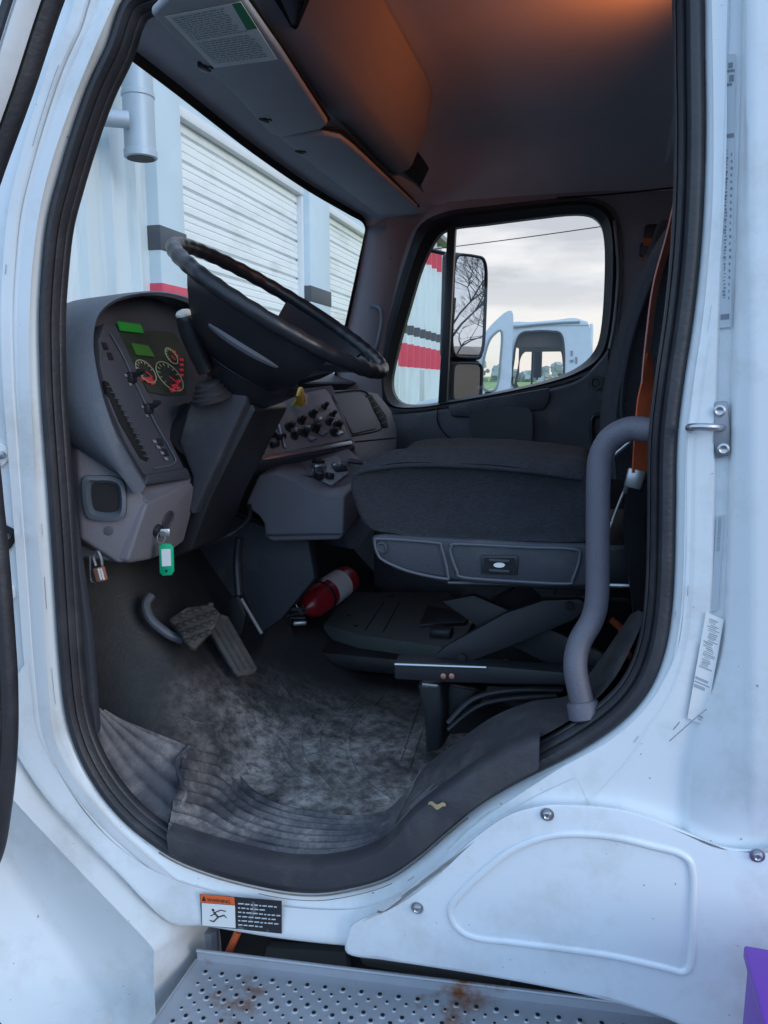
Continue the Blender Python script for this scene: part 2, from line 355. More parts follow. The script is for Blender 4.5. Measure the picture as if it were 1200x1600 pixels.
# roll up doors
def rollup(y0, y1, z1):
    b = MB(); zs = []; z = 0; pitch = .34
    while z < z1:
        for t, d in ((0, .0), (.05, .03), (.28, .032), (.33, .018), (.38, .032), (.62, .032), (.67, .018), (.72, .032), (.91, .03), (.94, -.05)):
            if z + t * pitch < z1: zs.append((z + t * pitch, d))
        z += pitch
    zs.append((z1, 0))
    b.loft([[Vector((X0 - .1 + d, y0, zz)) for zz, d in zs], [Vector((X0 - .1 + d, y1, zz)) for zz, d in zs]], closed=False)
    d_ = b.build('roll_up_door', 'door_slat', wh, sharp=20)
    f = MB(); f.box((X0 - .02, (y0 + y1) / 2, z1 + .06), (.16, y1 - y0, .14), bev=.01); f.box((X0 - .02, y1 - .05, z1 / 2), (.12, .12, z1), bev=.01)
    f.build('door_frame', 'plain_white', d_)
cA0, cA1 = PX(247, 300, X0).y, PX(287, 300, X0).y
cB0, cB1 = PX(484, 400, X0).y, PX(514, 400, X0).y
cA0, cA1, cB0, cB1 = PX(247, 300, X0 + .17).y, PX(287, 300, X0 + .17).y, PX(485, 400, X0 + .17).y, PX(516, 400, X0 + .17).y
corr(2.0, cA0 + .15, 0, 5.9, pitch=.5, depth=.11).build('wall', 'siding', wh)
print('columns', cA0, cA1, cB0, cB1)
rollup(cA1 - .1, cB0 + .05, 5.25); rollup(cB1 - .05, 19.4, 5.25)
for (a, b_) in ((cA0, cA1), (cB0, cB1), (19.3, 19.9)):
    m_ = MB(); m_.box((X0 + .02, (a + b_) / 2, 3.1), (.3, b_ - a, 6.2), bev=.02); c_ = m_.build('column', 'column_blue', wh)
    MB().box((X0 + .035, (a + b_) / 2, 3.56 if a < 10 else 3.46), (.3, b_ - a + .03, .30), bev=.015).build('black_band', 'stripe_black', c_)
    MB().box((X0 + .035, (a + b_) / 2, 2.88 if a < 10 else 2.8), (.3, b_ - a + .03, .26), bev=.015).build('red_band', 'stripe_red', c_)
# painted bands on the corrugated end
for nm, z0, z1, mm_ in (('red_band', 2.25, 2.93, 'stripe_red'), ('black_band', 3.2, 3.48, 'stripe_black'), ('red_band', 5.6, 6.25, 'stripe_red')):
    corr(5.0 + 14.6, 26.5, z0, z1, x=X0 + .006, pitch=.85, depth=.14).build(nm, mm_, wh)
MB().box((X0 + .05, 26.75, 3.2), (.12, .14, 6.4), bev=.01).build('corner_trim', 'plain_white', wh)
MB().box((X0 + .06, 23.2, 1.1), (.12, .9, 2.2), bev=.02).build('door', 'lampgrey', wh)
# wall lamp in front of the first column
lp = PX(220, 245, X0 + .55); k = MB()
k.lathe((lp.x, lp.y, lp.z - .02), (0, 0, 1), [(0, .165), (.01, .18), (.08, .18), (.09, .168), (.62, .168), (.63, .178), (.67, .178), (.68, .166), (1.9, .166)], 32)
lamp_ = k.build('wall_lamp', 'lampgrey', wh)
MB().lathe((lp.x, lp.y, lp.z - .024), (0, 0, 1), [(0, .15), (.003, .15)], 32).build('lens', 'metal_dark', lamp_)
MB().tube([(lp.x, lp.y - .2, lp.z + .32), (X0 + .1, lp.y - .55, lp.z + .3), (X0, lp.y - .55, lp.z + .3)], .09, 12).build('bracket', 'lampgrey', lamp_)
MB().tube([(X0 + .12, PX(236, 300, X0).y, z) for z in (0, 5.6)], .03, 8).build('conduit', 'plain_white', wh)

# ================================================================== neighbouring truck
nt_ = thing('truck', 'white truck cab parked beyond the passenger window with its door open', 'truck', (-.9, 11.8, 0))
def ring_plate(outer, inner, vec, name, m, par, **kw):
    b = MB(); a = [Vector(p) for p in outer]; c = [Vector(p) for p in inner]; v = Vector(vec)
    b.loft([a, c, [p + v for p in c], [p + v for p in a], a], True); return b.build(name, m, par, doubles=1e-5, **kw)
YT = 11.0
oc = [(790, 640), (790, 560), (796, 508), (830, 503), (868, 500), (897, 497), (914, 504), (922, 524), (923, 640)]
ic = [(806, 606), (803, 560), (812, 524), (835, 518), (860, 518), (876, 522), (881, 545), (881, 590), (879, 606)]
oc3 = cr([PY(a, b_, YT) for a, b_ in oc], 6, True); ic3 = cr([PY(a, b_, YT) for a, b_ in ic], 6, True)
ring_plate(oc3, ic3, (0, .06, 0), 'cab_side', 'neighbour_paint', nt_)
far = Vector((0, 2.1, 0))
fi = cr([PY(a, b_, YT + 2.1) for a, b_ in ((813, 606), (811, 580), (813, 560), (822, 549), (845, 545), (866, 545), (876, 549), (879, 570), (879, 606))], 6, True)
ring_plate([p + far for p in oc3], fi, (0, .06, 0), 'cab_side', 'cab_inner', nt_)
b = MB(); b.ring([p + Vector((0, -.01, 0)) for p in ic3], .018, 6); b.build('window_seal', 'black_plastic', nt_)
b = MB(); b.tube([PY(803, 511, YT - .03), PY(840, 507, YT - .03), PY(880, 504, YT - .03), PY(906, 503, YT - .03)], .02, 6); b.build('rain_gutter', 'eaves', nt_)
ztop = PY(870, 503, YT).z
b = MB(); b.prism([(-1.36, YT - .02, ztop - .05), (-1.3, YT - .02, ztop - .01), (-.9, YT - .02, ztop + .01), (-.3, YT - .02, ztop + .03), (-.16, YT - .02, ztop), (-.13, YT - .02, ztop - .06)], (0, 2.2, 0), .01)
b.build('roof', 'neighbour_paint', nt_)
MB().box((-.1, YT + 1.08, 1.7), (.05, 2.1, 1.9), bev=.01).build('back_panel', 'neighbour_paint', nt_)
MB().box((-.7, YT + 1.08, 1.05), (1.25, 2.1, .7), bev=.05).build('cab_floor', 'neighbour_paint', nt_)
MB().prism([(-2.9, YT + .25, .6), (-2.9, YT + .25, 1.45), (-1.35, YT + .25, 1.72), (-1.3, YT + .25, .6)], (0, 1.7, 0), .1, 3).build('hood', 'neighbour_paint', nt_)
MB().box((.4, YT + 1.08, .75), (5, .9, .3), bev=.02).build('chassis', 'metal_dark', nt_)
for (x, y) in ((-2.0, YT + .3), (-2.0, YT + 1.9), (2.0, YT + .3), (2.0, YT + 1.9)):
    MB().lathe((x, y - .14, .5), (0, 1, 0), [(0, .28), (.0, .48), (.04, .5), (.24, .5), (.28, .48), (.28, .28)], 28).build('wheel', 'rubber', nt_)
MB().lathe((-.62, YT + .45, 1.9), (0, 1, 0), [(0, .2), (.02, .2)], 3)
# its open door (front hinge, swung out)
od = [(750, 612), (748, 560), (757, 527), (772, 505), (800, 486), (800, 540), (794, 612)]
dh = Vector((-.12, -.02, 0))
o3 = cr([PY(a, b_, YT - .45) for a, b_ in od], 5, True)
id_ = [(756, 606), (755, 572), (762, 540), (771, 524), (784, 518), (783, 555), (776, 606)]
i3 = cr([PY(a, b_, YT - .45) for a, b_ in id_], 5, True)
dr_ = ring_plate(o3, i3, (-.03, .06, 0), 'door', 'neighbour_paint', nt_)
MB().prism([p + Vector((-.01, .03, 0)) for p in i3], (-.004, .006, 0)).build('window', 'glass', dr_)
b = MB(); b.ring([p + Vector((0, -.01, 0)) for p in i3], .016, 6); b.build('door_window_seal', 'eaves', dr_)
b = MB(); b.prism([PY(a, c, YT - .45) for a, c in ((757, 612), (788, 612), (786, 700), (758, 700))], (-.03, .06, 0), .005); b.build('lower_panel', 'neighbour_paint', dr_)
# its far mirror and a seat edge seen through the window
b = MB(); c = PY(840, 568, YT + 2.5); b.box(c, (.16, .08, .52), bev=.03); b.tube([c + Vector((0, 0, -.3)), c + Vector((0, 0, .35))], .02); b.build('side_mirror', 'black_plastic', nt_)
b = MB(); c = PY(832, 560, YT + 2.14); b.box(c, (.035, .03, 1.1)); b.build('window_bar', 'black_plastic', nt_)
b = MB(); b.box((-.68, YT + 1.05, PY(840, 530, YT).z), (1.1, 1.9, .22)); b.build('roof_lining', 'cab_inner', nt_)
b = MB(); b.box((-.33, YT + .5, 2.0), (.14, .45, .75), Matrix.Rotation(R(10), 3, 'Y'), .05, 3); b.build('seat', 'seat_fabric', nt_)
b = MB(); b.prism([PY(a, c, YT - .01) for a, c in ((892, 548), (895, 548), (895, 556), (892, 556))], (0, .008, 0)); b.prism([PY(a, c, YT - .01) for a, c in ((899, 558), (902, 558), (902, 568), (899, 568))], (0, .008, 0)); b.prism([PY(a, c, YT - .01) for a, c in ((891, 562), (896, 562), (896, 566), (891, 566))], (0, .008, 0)); b.build('side_number', 'ink_mid', nt_)

# distant hedge / tree line, utility wire, trees behind for the mirror
def bare_tree(loc, h, label, seed, leafy=False):
    rnd = random.Random(seed); t = thing('bare_tree', label, 'tree', loc); base = Vector(loc)
    tr = MB(); tr.tube([base, base + Vector((.05, 0, h * .2)), base + Vector((0, .1, h * .42))], [h * .018, h * .014, h * .011], 8); tr.build('trunk', 'bark', t)
    br = MB()
    def grow(p, d, l, r, n):
        q = p + d * l + Vector((rnd.uniform(-.1, .1), rnd.uniform(-.1, .1), 0)) * l
        br.tube([p, (p + q) / 2 + Vector((rnd.uniform(-.05, .05), rnd.uniform(-.05, .05), .03)) * l, q], [r, r * .8, r * .6], 4, cap=False)
        if n:
            for _ in range(rnd.choice((2, 3, 3))):
                dd = (d + Vector((rnd.uniform(-.8, .8), rnd.uniform(-.8, .8), rnd.uniform(-.25, .55)))).normalized()
                grow(q, dd, l * rnd.uniform(.62, .85), r * .6, n - 1)
    for _ in range(8):
        s0 = base + Vector((0, .05, h * rnd.uniform(.14, .40)))
        grow(s0, Vector((rnd.uniform(-.7, .7), rnd.uniform(-.7, .7), rnd.uniform(.5, 1))).normalized(), h * .15, h * .0055, 6)
    br.build('crown', 'bark', t)
bare_tree((22, 4.2, 0), 9, 'tall bare branching tree standing behind the truck, seen in the passenger mirror', 3)
bare_tree((27, 6.6, 0), 8, 'smaller bare tree further behind the truck, seen in the passenger mirror', 5)
tb = thing('shed', 'long tan shed behind the truck, seen at the bottom of the passenger mirror', 'shed', (30, 8, 0))
MB().box((30, 6, 1.0), (3, 30, 2.0), bev=.05).build('wall', 'tan_wall', tb)
MB().prism([(28.2, -9.3, 2.0), (31.8, -9.3, 2.0), (30, -9.3, 2.35)], (0, 30.6, 0), .02).build('roof', 'tan_wall', tb)
h = MB(); rnd = random.Random(4)
for i in range(900):
    x = rnd.uniform(-60, 90); y = 150 + rnd.uniform(-4, 6); s = rnd.uniform(.5, 1.3); z = 2.1 + rnd.uniform(0, 3.4) * (.55 + .45 * math.sin(x * .23) ** 2)
    h.box((x, y, z), (s, s, s), Matrix.Rotation(rnd.uniform(0, 3), 3, 'Z') @ Matrix.Rotation(rnd.uniform(0, 3), 3, 'X'))
h.build('tree_line', 'foliage', kind='stuff', label='low far tree line along the edge of the grass field', category='trees')
# wire on two poles
pw = thing('power_line', 'thin black utility wire strung across the sky beyond the passenger window', 'wire', (0, 20, 0))
a, b_ = PY(690, 388, 20.0), PY(960, 350, 17.0); dv = (b_ - a).normalized(); pA = a - dv * 7.5; pB = b_ + dv * 9
path = []
for i in range(31):
    t = i / 30; p = pA.lerp(pB, t); p.z += -.25 * 4 * t * (1 - t) + .23; path.append(p)
MB().tube(path, .012, 6).build('wire', 'cable', pw)
MB().tube([(pA.x, pA.y, 0), (pA.x, pA.y, pA.z + .5)], [.15, .11], 12).build('pole', 'bark', pw)
MB().tube([(pB.x, pB.y, 0), (pB.x, pB.y, pB.z + .5)], [.15, .11], 12).build('pole', 'bark', pw)

# ================================================================== THE TRUCK
T = thing('work_truck', 'white work truck with its driver door open showing the dirty cab interior', 'truck', (-.4, 1.0, 0))

# ---- door opening contour (outer edge of the black seal), down the front pillar, along the sill, up the rear pillar
OPX = [(205, 0), (175, 75), (147, 135), (122, 205), (98, 285), (82, 350), (74, 425), (70, 500), (72, 600), (77, 680), (83, 763), (89, 850), (94, 930), (100, 1020), (110, 1110),
       (130, 1175), (162, 1232), (200, 1277), (240, 1310), (285, 1338), (350, 1362), (425, 1380), (480, 1387), (530, 1384), (600, 1366), (650, 1335), (700, 1292), (750, 1252),
       (800, 1222), (850, 1196), (900, 1170), (950, 1138), (990, 1103), (1018, 1063), (1036, 1015), (1046, 960), (1051, 890), (1053, 790), (1055, 690), (1065, 600), (1080, 500), (1091, 400), (1097, 300), (1099, 200), (1098, 100), (1097, 0)]
YS = .03
OP = [PY(a, b_, YS) for a, b_ in OPX]
OP += [Vector((OP[-1].x - .01, YS, 2.36)), Vector((.03, YS, 2.425)), Vector((-.15, YS, 2.45)), Vector((-.5, YS, 2.47)), Vector((-.62, YS, 2.46)), Vector((-.71, YS, 2.42))]
OPC = cr(OP, 5, True)
def offs(C, d, y):
    n = len(C); o = []
    for i in range(n):
        t = C[(i + 2) % n] - C[i - 2]; t.y = 0; t.normalize(); nn = Vector((t.z, 0, -t.x))   # candidate normal
        o.append(Vector((C[i].x, y, C[i].z)) + nn * d)
    return o
# orientation: going down the front pillar, outward must be -x
tst = offs(OPC, .05, YS)[30]
SG = 1 if tst.x < OPC[30].x else -1
def OFF(d, y): return offs(OPC, d * SG, y)
# ---- white frame
prof = [(-.012, .05), (-.004, .036), (0, .028), (.004, .018), (.010, .010), (.018, .005), (.030, .002), (.034, -.001), (.042, -.0015), (.0445, .0035), (.048, .0035), (.0505, -.002), (.070, -.004)]
def WOFF(d, y):
    o = OFF(1.0, y); res = []
    for p, c in zip(o, OPC):
        base = Vector((c.x, y, c.z)); t = min(1, max(0, (c.x + .12) / .14)) * min(1, max(0, (c.z - 1.12) / .10)); k = 1 - .62 * t if d > 0 else 1
        res.append(base + (p - base) * d * k)
    return res
rings = [WOFF(d, y) for d, y in prof]
# outer border, per key station, real positions on the body side
def border(p, q):
    """p contour point, q direction"""
    return p
outer = []; outer2 = []
n = len(OPC)
for i, p in enumerate(rings[-1]):
    c = OPC[i]
    if c.x > -.02 and c.z > 1.12:        # rear pillar : door jamb channel then the outer skin
        outer.append(Vector((max(p.x, .172), -.004, p.z))); outer2.append(Vector((.60, -.004, p.z)))
    else:
        outer.append(p.copy()); outer2.append(p.copy())
fr = MB(); fr.loft(rings, True)
frame = fr.build('door_frame', 'white_paint', T, sharp=50, doubles=1e-5)
# long rub marks and chips running along the frame flange, and a seam-sealer bead
rnd = random.Random(31)
b = MB()
for _ in range(42):
    i0 = rnd.randrange(0, 215); ln_ = rnd.choice((1, 1, 2, 2, 3, 5, 8)); d_ = rnd.choice((.008, .013, .022, .038, .044, .054, .060)) + rnd.uniform(-.003, .003)
    C_ = WOFF(d_, 0); pth_ = []
    for k_ in range(ln_ + 1):
        q_ = C_[(i0 + k_) % len(C_)].copy(); yy_ = .0145 if d_ < .012 else .0065 if d_ < .02 else .0035 if d_ < .03 else -.0005 if d_ < .043 else .003 if d_ < .0485 else -.0035
        q_.y = yy_ - .0008 + 0; pth_.append(q_)
    b.tube(pth_, rnd.choice((.0002, .0003, .0004, .0006)), 4)
b.build('paint_rub', 'rub', T, kind='stuff')
b = MB(); b.tube(OFF(.0055, .0128)[92:134], .0014, 6); b.tube(OFF(.012, .0080)[104:122], .0007, 6); b.build('grime_line', 'grime', T)
b = MB(); b.ring(WOFF(.0465, .0025), .0014, 6); b.build('seam_sealer', 'sealer', T)
# ---- body side behind/around the frame: rear pillar skin with a recessed label channel, built as vertical sections
b = MB()
def xz(px, py, y): return PY(px, py, y)
sec = []
rowsY = [-60, 0, 100, 200, 300, 400, 500, 600, 700, 800, 900, 1000, 1060, 1110, 1160, 1220, 1330, 1480]
edge = {-60: 1118, 0: 1118, 100: 1120, 200: 1121, 300: 1120, 400: 1114, 500: 1104, 600: 1090, 700: 1080, 800: 1079, 900: 1077, 1000: 1068, 1060: 1045, 1110: 1012, 1160: 955, 1220: 850, 1330: 705, 1480: 640}
ch0 = {-60: 1140, 0: 1139, 100: 1136, 200: 1133, 300: 1130, 400: 1127, 500: 1123, 600: 1119, 700: 1117, 800: 1115, 900: 1112, 1000: 1105, 1060: 1092, 1110: 1075, 1160: 1060, 1220: 1050, 1330: 1045, 1480: 1040}
for yy in rowsY:
    e, c0 = edge[yy], ch0[yy]; k = 1 if yy < 1000 else max(0, 1 - (yy - 1000) / 140)
    row = [PY(e - 6, yy, -.002), PY(e + 4, yy, -.003), PY(c0 - 2, yy, -.003 - .002 * k), PY(c0 + 3, yy, -.003 + .009 * k), PY(c0 + 22, yy, -.003 + .009 * k), PY(c0 + 27, yy, -.008), PY(c0 + 34, yy, -.016), PY(1166, yy, -.020), PY(1172, yy, -.025), PY(1186, yy, -.0255), PY(1198, yy, -.028), PY(1240, yy, -.0285), PY(1400, yy, -.03)]
    if yy >= 1330:
        row = [Vector((p.x, max(p.y, -.012), p.z)) for p in row]
    sec.append(row)
sec = [list(r_) for r_ in zip(*[cr([row[i] for row in sec], 4) for i in range(len(sec[0]))])]
b.loft(sec, False)
body = b.build('rear_pillar', 'white_paint', T, sharp=60)
# front pillar skin : hinge face
b = MB(); sec = []
for yy, e in ((-60, 182), (0, 158), (100, 115), (200, 76), (300, 46), (400, 30), (500, 24), (600, 25), (700, 30), (800, 34), (900, 42), (1000, 48), (1080, 54), (1150, 62), (1210, 90), (1260, 128), (1310, 175), (1370, 245), (1400, 290)):
    sl = max(0, (330 - yy) / 330) * 40 if yy < 330 else 0
    sec.append([PY(e + 22, yy, -.0045), PY(e + 8, yy, -.004), PY(e + 2, yy, -.001), PY(e - 2, yy, .001), PY(e - 20, yy, .004), PY(e - 60, yy, .02), PY(e - 200, yy, .05)])
sec = [list(r_) for r_ in zip(*[cr([row[i] for row in sec], 4) for i in range(len(sec[0]))])]
b.loft(sec, False); b.build('front_pillar', 'white_paint', T, sharp=60)
# sill : the painted rocker under the opening, down to its lower rolled edge
top = [(44, 1030), (50, 1090), (60, 1150), (100, 1225), (150, 1290), (200, 1335), (260, 1370), (340, 1395), (430, 1415), (520, 1422), (580, 1415), (640, 1385), (700, 1335), (760, 1290), (830, 1248), (900, 1215)]
bot = [(2, 1090), (12, 1140), (27, 1180), (70, 1245), (125, 1305), (185, 1365), (262, 1440), (325, 1448), (420, 1464), (500, 1474), (600, 1482), (680, 1484), (760, 1484), (820, 1484), (900, 1470), (1000, 1440)]
rs = []
for t, y in ((0, -.0045), (.25, -.006), (.5, -.009), (.75, -.011), (.93, -.011), (.985, -.006), (1.0, .004)):
    rs.append(cr([PY(a[0] * (1 - t) + c[0] * t, a[1] * (1 - t) + c[1] * t, y) for a, c in zip(top, bot)], 5))
rs.append([p + Vector((0, .05, .0)) for p in rs[-1]]); rs.append([p + Vector((0, .1, .05)) for p in rs[-2]])
b = MB(); b.loft(rs, False); b.build('rocker_sill', 'white_paint', T, sharp=50)
# ---- rubber door seal
def SOFF(d, y):
    o = offs(OPC, 1.0, y); res = []
    for p, c in zip(o, OPC):
        k = .80 + .08 * min(1, max(0, (c.x + .75) / .6)); dd = (p - Vector((c.x, y, c.z))); res.append(Vector((c.x, y, c.z)) + dd * d * SG * (k if d < 0 else 1))
    return res
sp = [(.0025, .034), (.003, .022), (.000, .013), (-.006, .008), (-.014, .0065), (-.021, .008), (-.0255, .015), (-.0275, .022), (-.0295, .018), (-.033, .016), (-.0375, .022), (-.0395, .033), (-.041, .03), (-.0435, .032), (-.045, .042), (-.040, .05), (-.02, .055)]
def seal_d(i, d):   # narrower on the rear pillar top
    return d
b = MB(); b.loft([SOFF(d, y) for d, y in sp], True); seal = b.build('door_seal', 'rubber', T, sharp=45, doubles=1e-5)

# ---- sill guard with front lip
lip_t = [(262, 1299), (300, 1312), (350, 1327), (425, 1345), (490, 1350), (550, 1341), (600, 1318), (650, 1268), (725, 1212), (790, 1172), (843, 1150)]
lip_b = [(265, 1338), (300, 1350), (350, 1363), (425, 1381), (482, 1389), (535, 1386), (600, 1369), (650, 1339), (725, 1274), (790, 1229), (841, 1203)]
A_ = cr([PY(a, c, .004) for a, c in lip_t], 6); B_ = cr([PY(a, c, -.012) for a, c in lip_b], 6)
b = MB(); A2 = [p + Vector((0, .012, .003)) for p in A_]
b.loft([[p + Vector((0, .012, .002)) for p in A2], A2, A_, [a.lerp(c, .12) + Vector((0, -.006, 0)) for a, c in zip(A_, B_)], [a.lerp(c, .9) + Vector((0, -.002, 0)) for a, c in zip(A_, B_)], B_, [p + Vector((0, .02, -.001)) for p in B_]], False)
b.loft([[A_[-1], A2[-1]], [B_[-1], B_[-1] + Vector((0, .03, 0))]], False)
b.build('sill_guard', 'guard_plastic', T, sharp=40)
# ---- ribbed threshold mat (left wing + centre)
def ribs(c0, c1, nrib, name, m_, amp=.004, per=6, lift=.0):
    K0 = cr(c0, per); K1 = cr(c1, per); rr = []
    steps = nrib * 8
    for s_ in range(steps + 1):
        t = s_ / steps; ph = (t * nrib) % 1.0
        hgt = amp * max(0, 1 - abs(ph - .5) * 3.2) ** .7
        if s_ in (0, steps): hgt = 0
        rr.append([a.lerp(c, t) + Vector((0, 0, hgt + lift)) for a, c in zip(K0, K1)])
    b = MB(); b.loft(rr, False); return b.build(name, m_, T, sharp=25)
FL = .82
in_c = [PY(290, 1166, .2), PZ(360, 1186, .842), PZ(390, 1228, .836), PZ(424, 1250, .834), PZ(470, 1264, .832), PZ(545, 1274, .832), PZ(600, 1268, .84), PY(632, 1240, .12), PY(655, 1205, .14)]
out_c = [PY(262, 1299, .014), PY(300, 1312, .016), PY(350, 1327, .016), PY(425, 1345, .016), PY(490, 1350, .016), PY(550, 1341, .016), PY(600, 1318, .016), PY(650, 1268, .016), PY(690, 1238, .016)]
ribs(out_c, in_c, 8, 'threshold_mat', 'sill_mat', amp=.006)
ribs([PY(128, 1100, .055), PY(140, 1140, .05), PY(166, 1206, .045), PY(200, 1262, .04), PY(254, 1316, .03)], [PY(168, 1112, .10), PY(200, 1128, .13), PY(245, 1146, .17), PY(280, 1160, .19), PY(296, 1168, .2)], 5, 'threshold_mat', 'sill_mat')
b = MB(); b.tube(cr([PY(296, 1166, .195), PY(276, 1190, .15), PY(284, 1222, .11), PY(290, 1240, .08), PY(282, 1262, .06)], 6), .004, 8); b.build('mat_edge', 'sill_mat', T)
# ---- carpeted wheel-arch hump next to the seat
hc0 = [PY(600, 1330, .02), PY(650, 1275, .02), PY(725, 1214, .02), PY(790, 1174, .02), PY(843, 1152, .02), PY(900, 1118, .04), PY(960, 1060, .06), PY(1010, 960, .08)]
hc1 = [PY(640, 1240, .1), PY(662, 1200, .12), PY(715, 1158, .13), PY(770, 1120, .15), PY(830, 1096, .16), PY(890, 1085, .18), PY(930, 1040, .2), PY(985, 960, .2)]
hc2 = [p + Vector((0, .07, -.03)) for p in hc1]; hc3 = [Vector((p.x + .02, p.y + .12, .87)) for p in hc1]
b = MB(); b.loft([cr(hc0, 6), [p.lerp(q, .5) + Vector((0, 0, .008)) for p, q in zip(cr(hc0, 6), cr(hc1, 6))], cr(hc1, 6), cr(hc2, 6), cr(hc3, 6)], False); b.build('wheel_arch_carpet', 'carpet', T, sharp=80)

# ---- floor: flat footwell rising into the toe board
b = MB(); xs = [.45, .1, -.2, -.5, -.68, -.78, -.86, -.95, -1.05, -1.15, -1.3]; zs = [FL, FL, FL, FL, FL + .012, FL + .05, FL + .11, FL + .20, FL + .32, FL + .46, FL + .7]
b.loft([[Vector((x, y, FL + (z - FL) * min(1, max(0, (y - .16) / .3)))) for y in (.03, .1, .16, .22, .28, .34, .4, .46, .6, .8, 1.0, 1.2, 1.5, 1.84)] for x, z in zip(xs, zs)], False)
b.build('cab_floor', 'floor_mat', T, sharp=60)
# moulded ridges pressed in the mat
b = MB()
def floor_z(x, y):
    z = zs[-1]
    for i in range(len(xs) - 1):
        if xs[i] >= x >= xs[i + 1]: z = zs[i] + (zs[i + 1] - zs[i]) * (xs[i] - x) / (xs[i] - xs[i + 1])
    return FL + (z - FL) * min(1, max(0, (y - .16) / .3))
def pz(px, py):
    q = PZ(px, py, FL)
    for _ in range(8): q = PZ(px, py, .5 * q.z + .5 * floor_z(q.x, q.y))
    return q + Vector((0, 0, .001))
for pts in ([(392, 1210), (372, 1180), (350, 1160), (352, 1130), (362, 1105)], [(440, 1215), (452, 1190), (435, 1150), (448, 1120), (470, 1110)],
            [(490, 1225), (468, 1215), (440, 1180), (438, 1140), (460, 1105)], [(545, 1235), (515, 1200), (500, 1165), (505, 1135), (525, 1110)], [(520, 1235), (480, 1190), (470, 1160), (478, 1130), (498, 1108)],
            [(610, 1250), (560, 1210), (545, 1170), (548, 1140), (560, 1120)], [(540, 1110), (580, 1075)], [(560, 1130), (600, 1085)], [(625, 1190), (655, 1100)], [(640, 1200), (668, 1115)],
            [(335, 1130), (300, 1125), (275, 1100), (290, 1065)], [(318, 1130), (262, 1118), (258, 1095), (280, 1060)]):
    b.tube([q - Vector((0, 0, .002)) for q in cr([pz(*p) for p in pts], 6)], .0042, 8)
b.build('mat_ridge', 'floor_mat', T)
# engine tunnel pad (grey-green access panel)
ZP = .945
b = MB(); b.prism([PZ(a, c, ZP) for a, c in ((505, 975), (548, 925), (700, 925), (742, 968), (722, 1000), (690, 1010), (560, 992))], (0, 0, -.05), .004, 2)
pad = b.build('access_panel', mat('pad_green', (.075, .09, .088), .6, var=.2, bump=.2, dirt=(.1, .1, .095), dscale=9, dlo=.5, dhi=.8), T)
b = MB(); b.prism([PZ(a, c, ZP + .012) for a, c in ((668, 945), (735, 958), (728, 972), (655, 975))], (0, 0, -.02), .004)
b.box(PZ(690, 988, ZP + .01), (.07, .06, .03), bev=.006); b.build('panel_latch', 'black_plastic', pad)
b = MB(); b.tube([PZ(600, 940, ZP + .001), PZ(570, 985, ZP + .001)], .002, 6); b.tube([PZ(625, 940, ZP + .001), PZ(598, 988, ZP + .001)], .002, 6)
for q in ((545, 962), (612, 932), (648, 934), (556, 978)): b.lathe(PZ(*q, ZP), (0, 0, 1), [(0, .008), (.003, .008), (.004, .005)], 12)
b.build('panel_rib', 'black_plastic', pad)
# raised centre floor behind it
b = MB(); b.prism([Vector((-1.2, .98, .9)), Vector((.45, .98, .9)), Vector((.45, 1.84, .9)), Vector((-1.2, 1.84, .9))], (0, 0, -.06), .02); b.build('centre_floor', 'floor_mat', T)

# ---- firewall and lower dark masses
b = MB(); b.prism([(-1.32, .06, .9), (-1.32, 1.84, .9), (-1.30, 1.84, 1.75), (-1.30, .06, 1.75)], (-.03, 0, 0)); b.build('firewall', 'dash_dark', T)
KP = [PY(372, 850, .75), PY(484, 848, .75), PY(492, 905, .75), PY(455, 960, .75), PY(412, 990, .75), PY(385, 985, .75)]
b = MB(); b.prism([PY(350, 800, .8), PY(482, 845, .8), PY(492, 905, .8), PY(440, 968, .8), PY(395, 1000, .8), PY(300, 1010, .8), PY(270, 900, .8)], (0, .05, 0), .01); b.build('kick_panel', 'dash_dark', T)
# side kick panel by the front pillar
b = MB(); b.prism([(-1.30, .075, .85), (-.98, .075, .85), (-.985, .075, 1.25), (-1.03, .075, 1.75), (-1.30, .075, 1.75)], (0, -.02, 0), .004); b.build('side_kick_panel', 'dash_dark', T)

# ---- windshield, header, pillars
wt = [(.06, -.868, 2.372), (.3, -.872, 2.368), (.7, -.885, 2.362), (1.1, -.888, 2.362), (1.5, -.88, 2.37), (1.66, -.876, 2.372), (1.72, -.880, 2.345)]
b = MB(); Tp = cr([Vector((x, y, z)) for y, x, z in wt], 5)
Bt = [Vector((p.x - .16, p.y, 1.68)) for p in Tp]
b.loft([Tp, Bt], False); b.build('windshield', 'glass', T)
b = MB()   # black frit band + rubber around the glass, real strip 3 mm inside the glass
b.loft([[p + Vector((.006, 0, .02)) for p in Tp], [p + Vector((.001, 0, -.022)) for p in Tp]], False)
f1 = [Vector((-.872 + (z - 2.38) * .235, 1.735, z)) for z in (2.36, 2.2, 2.0, 1.85, 1.68)]
fx = [Tp[-1].lerp(Bt[-1], t) + Vector((.006, 0, 0)) for t in (0, .25, .5, .75, 1)]
b.loft([[p + Vector((0, .03, 0)) for p in fx], [p + Vector((0, -.018, 0)) for p in fx]], False)
b.build('windshield_seal', 'void', T)
# roof header between windshield and headliner
b = MB(); r0 = [p + Vector((.004, 0, .0)) for p in Tp]; r1 = [Vector((-.80, p.y, 2.376)) for p in Tp]; r2 = [Vector((-.64, p.y, 2.386)) for p in Tp]; r3 = [Vector((-.62, p.y, 2.42)) for p in Tp]
b.loft([r0, [p + Vector((.03, 0, .004)) for p in r0], r1, r2, r3], False); b.build('roof_header', 'header_trim', T, sharp=60)
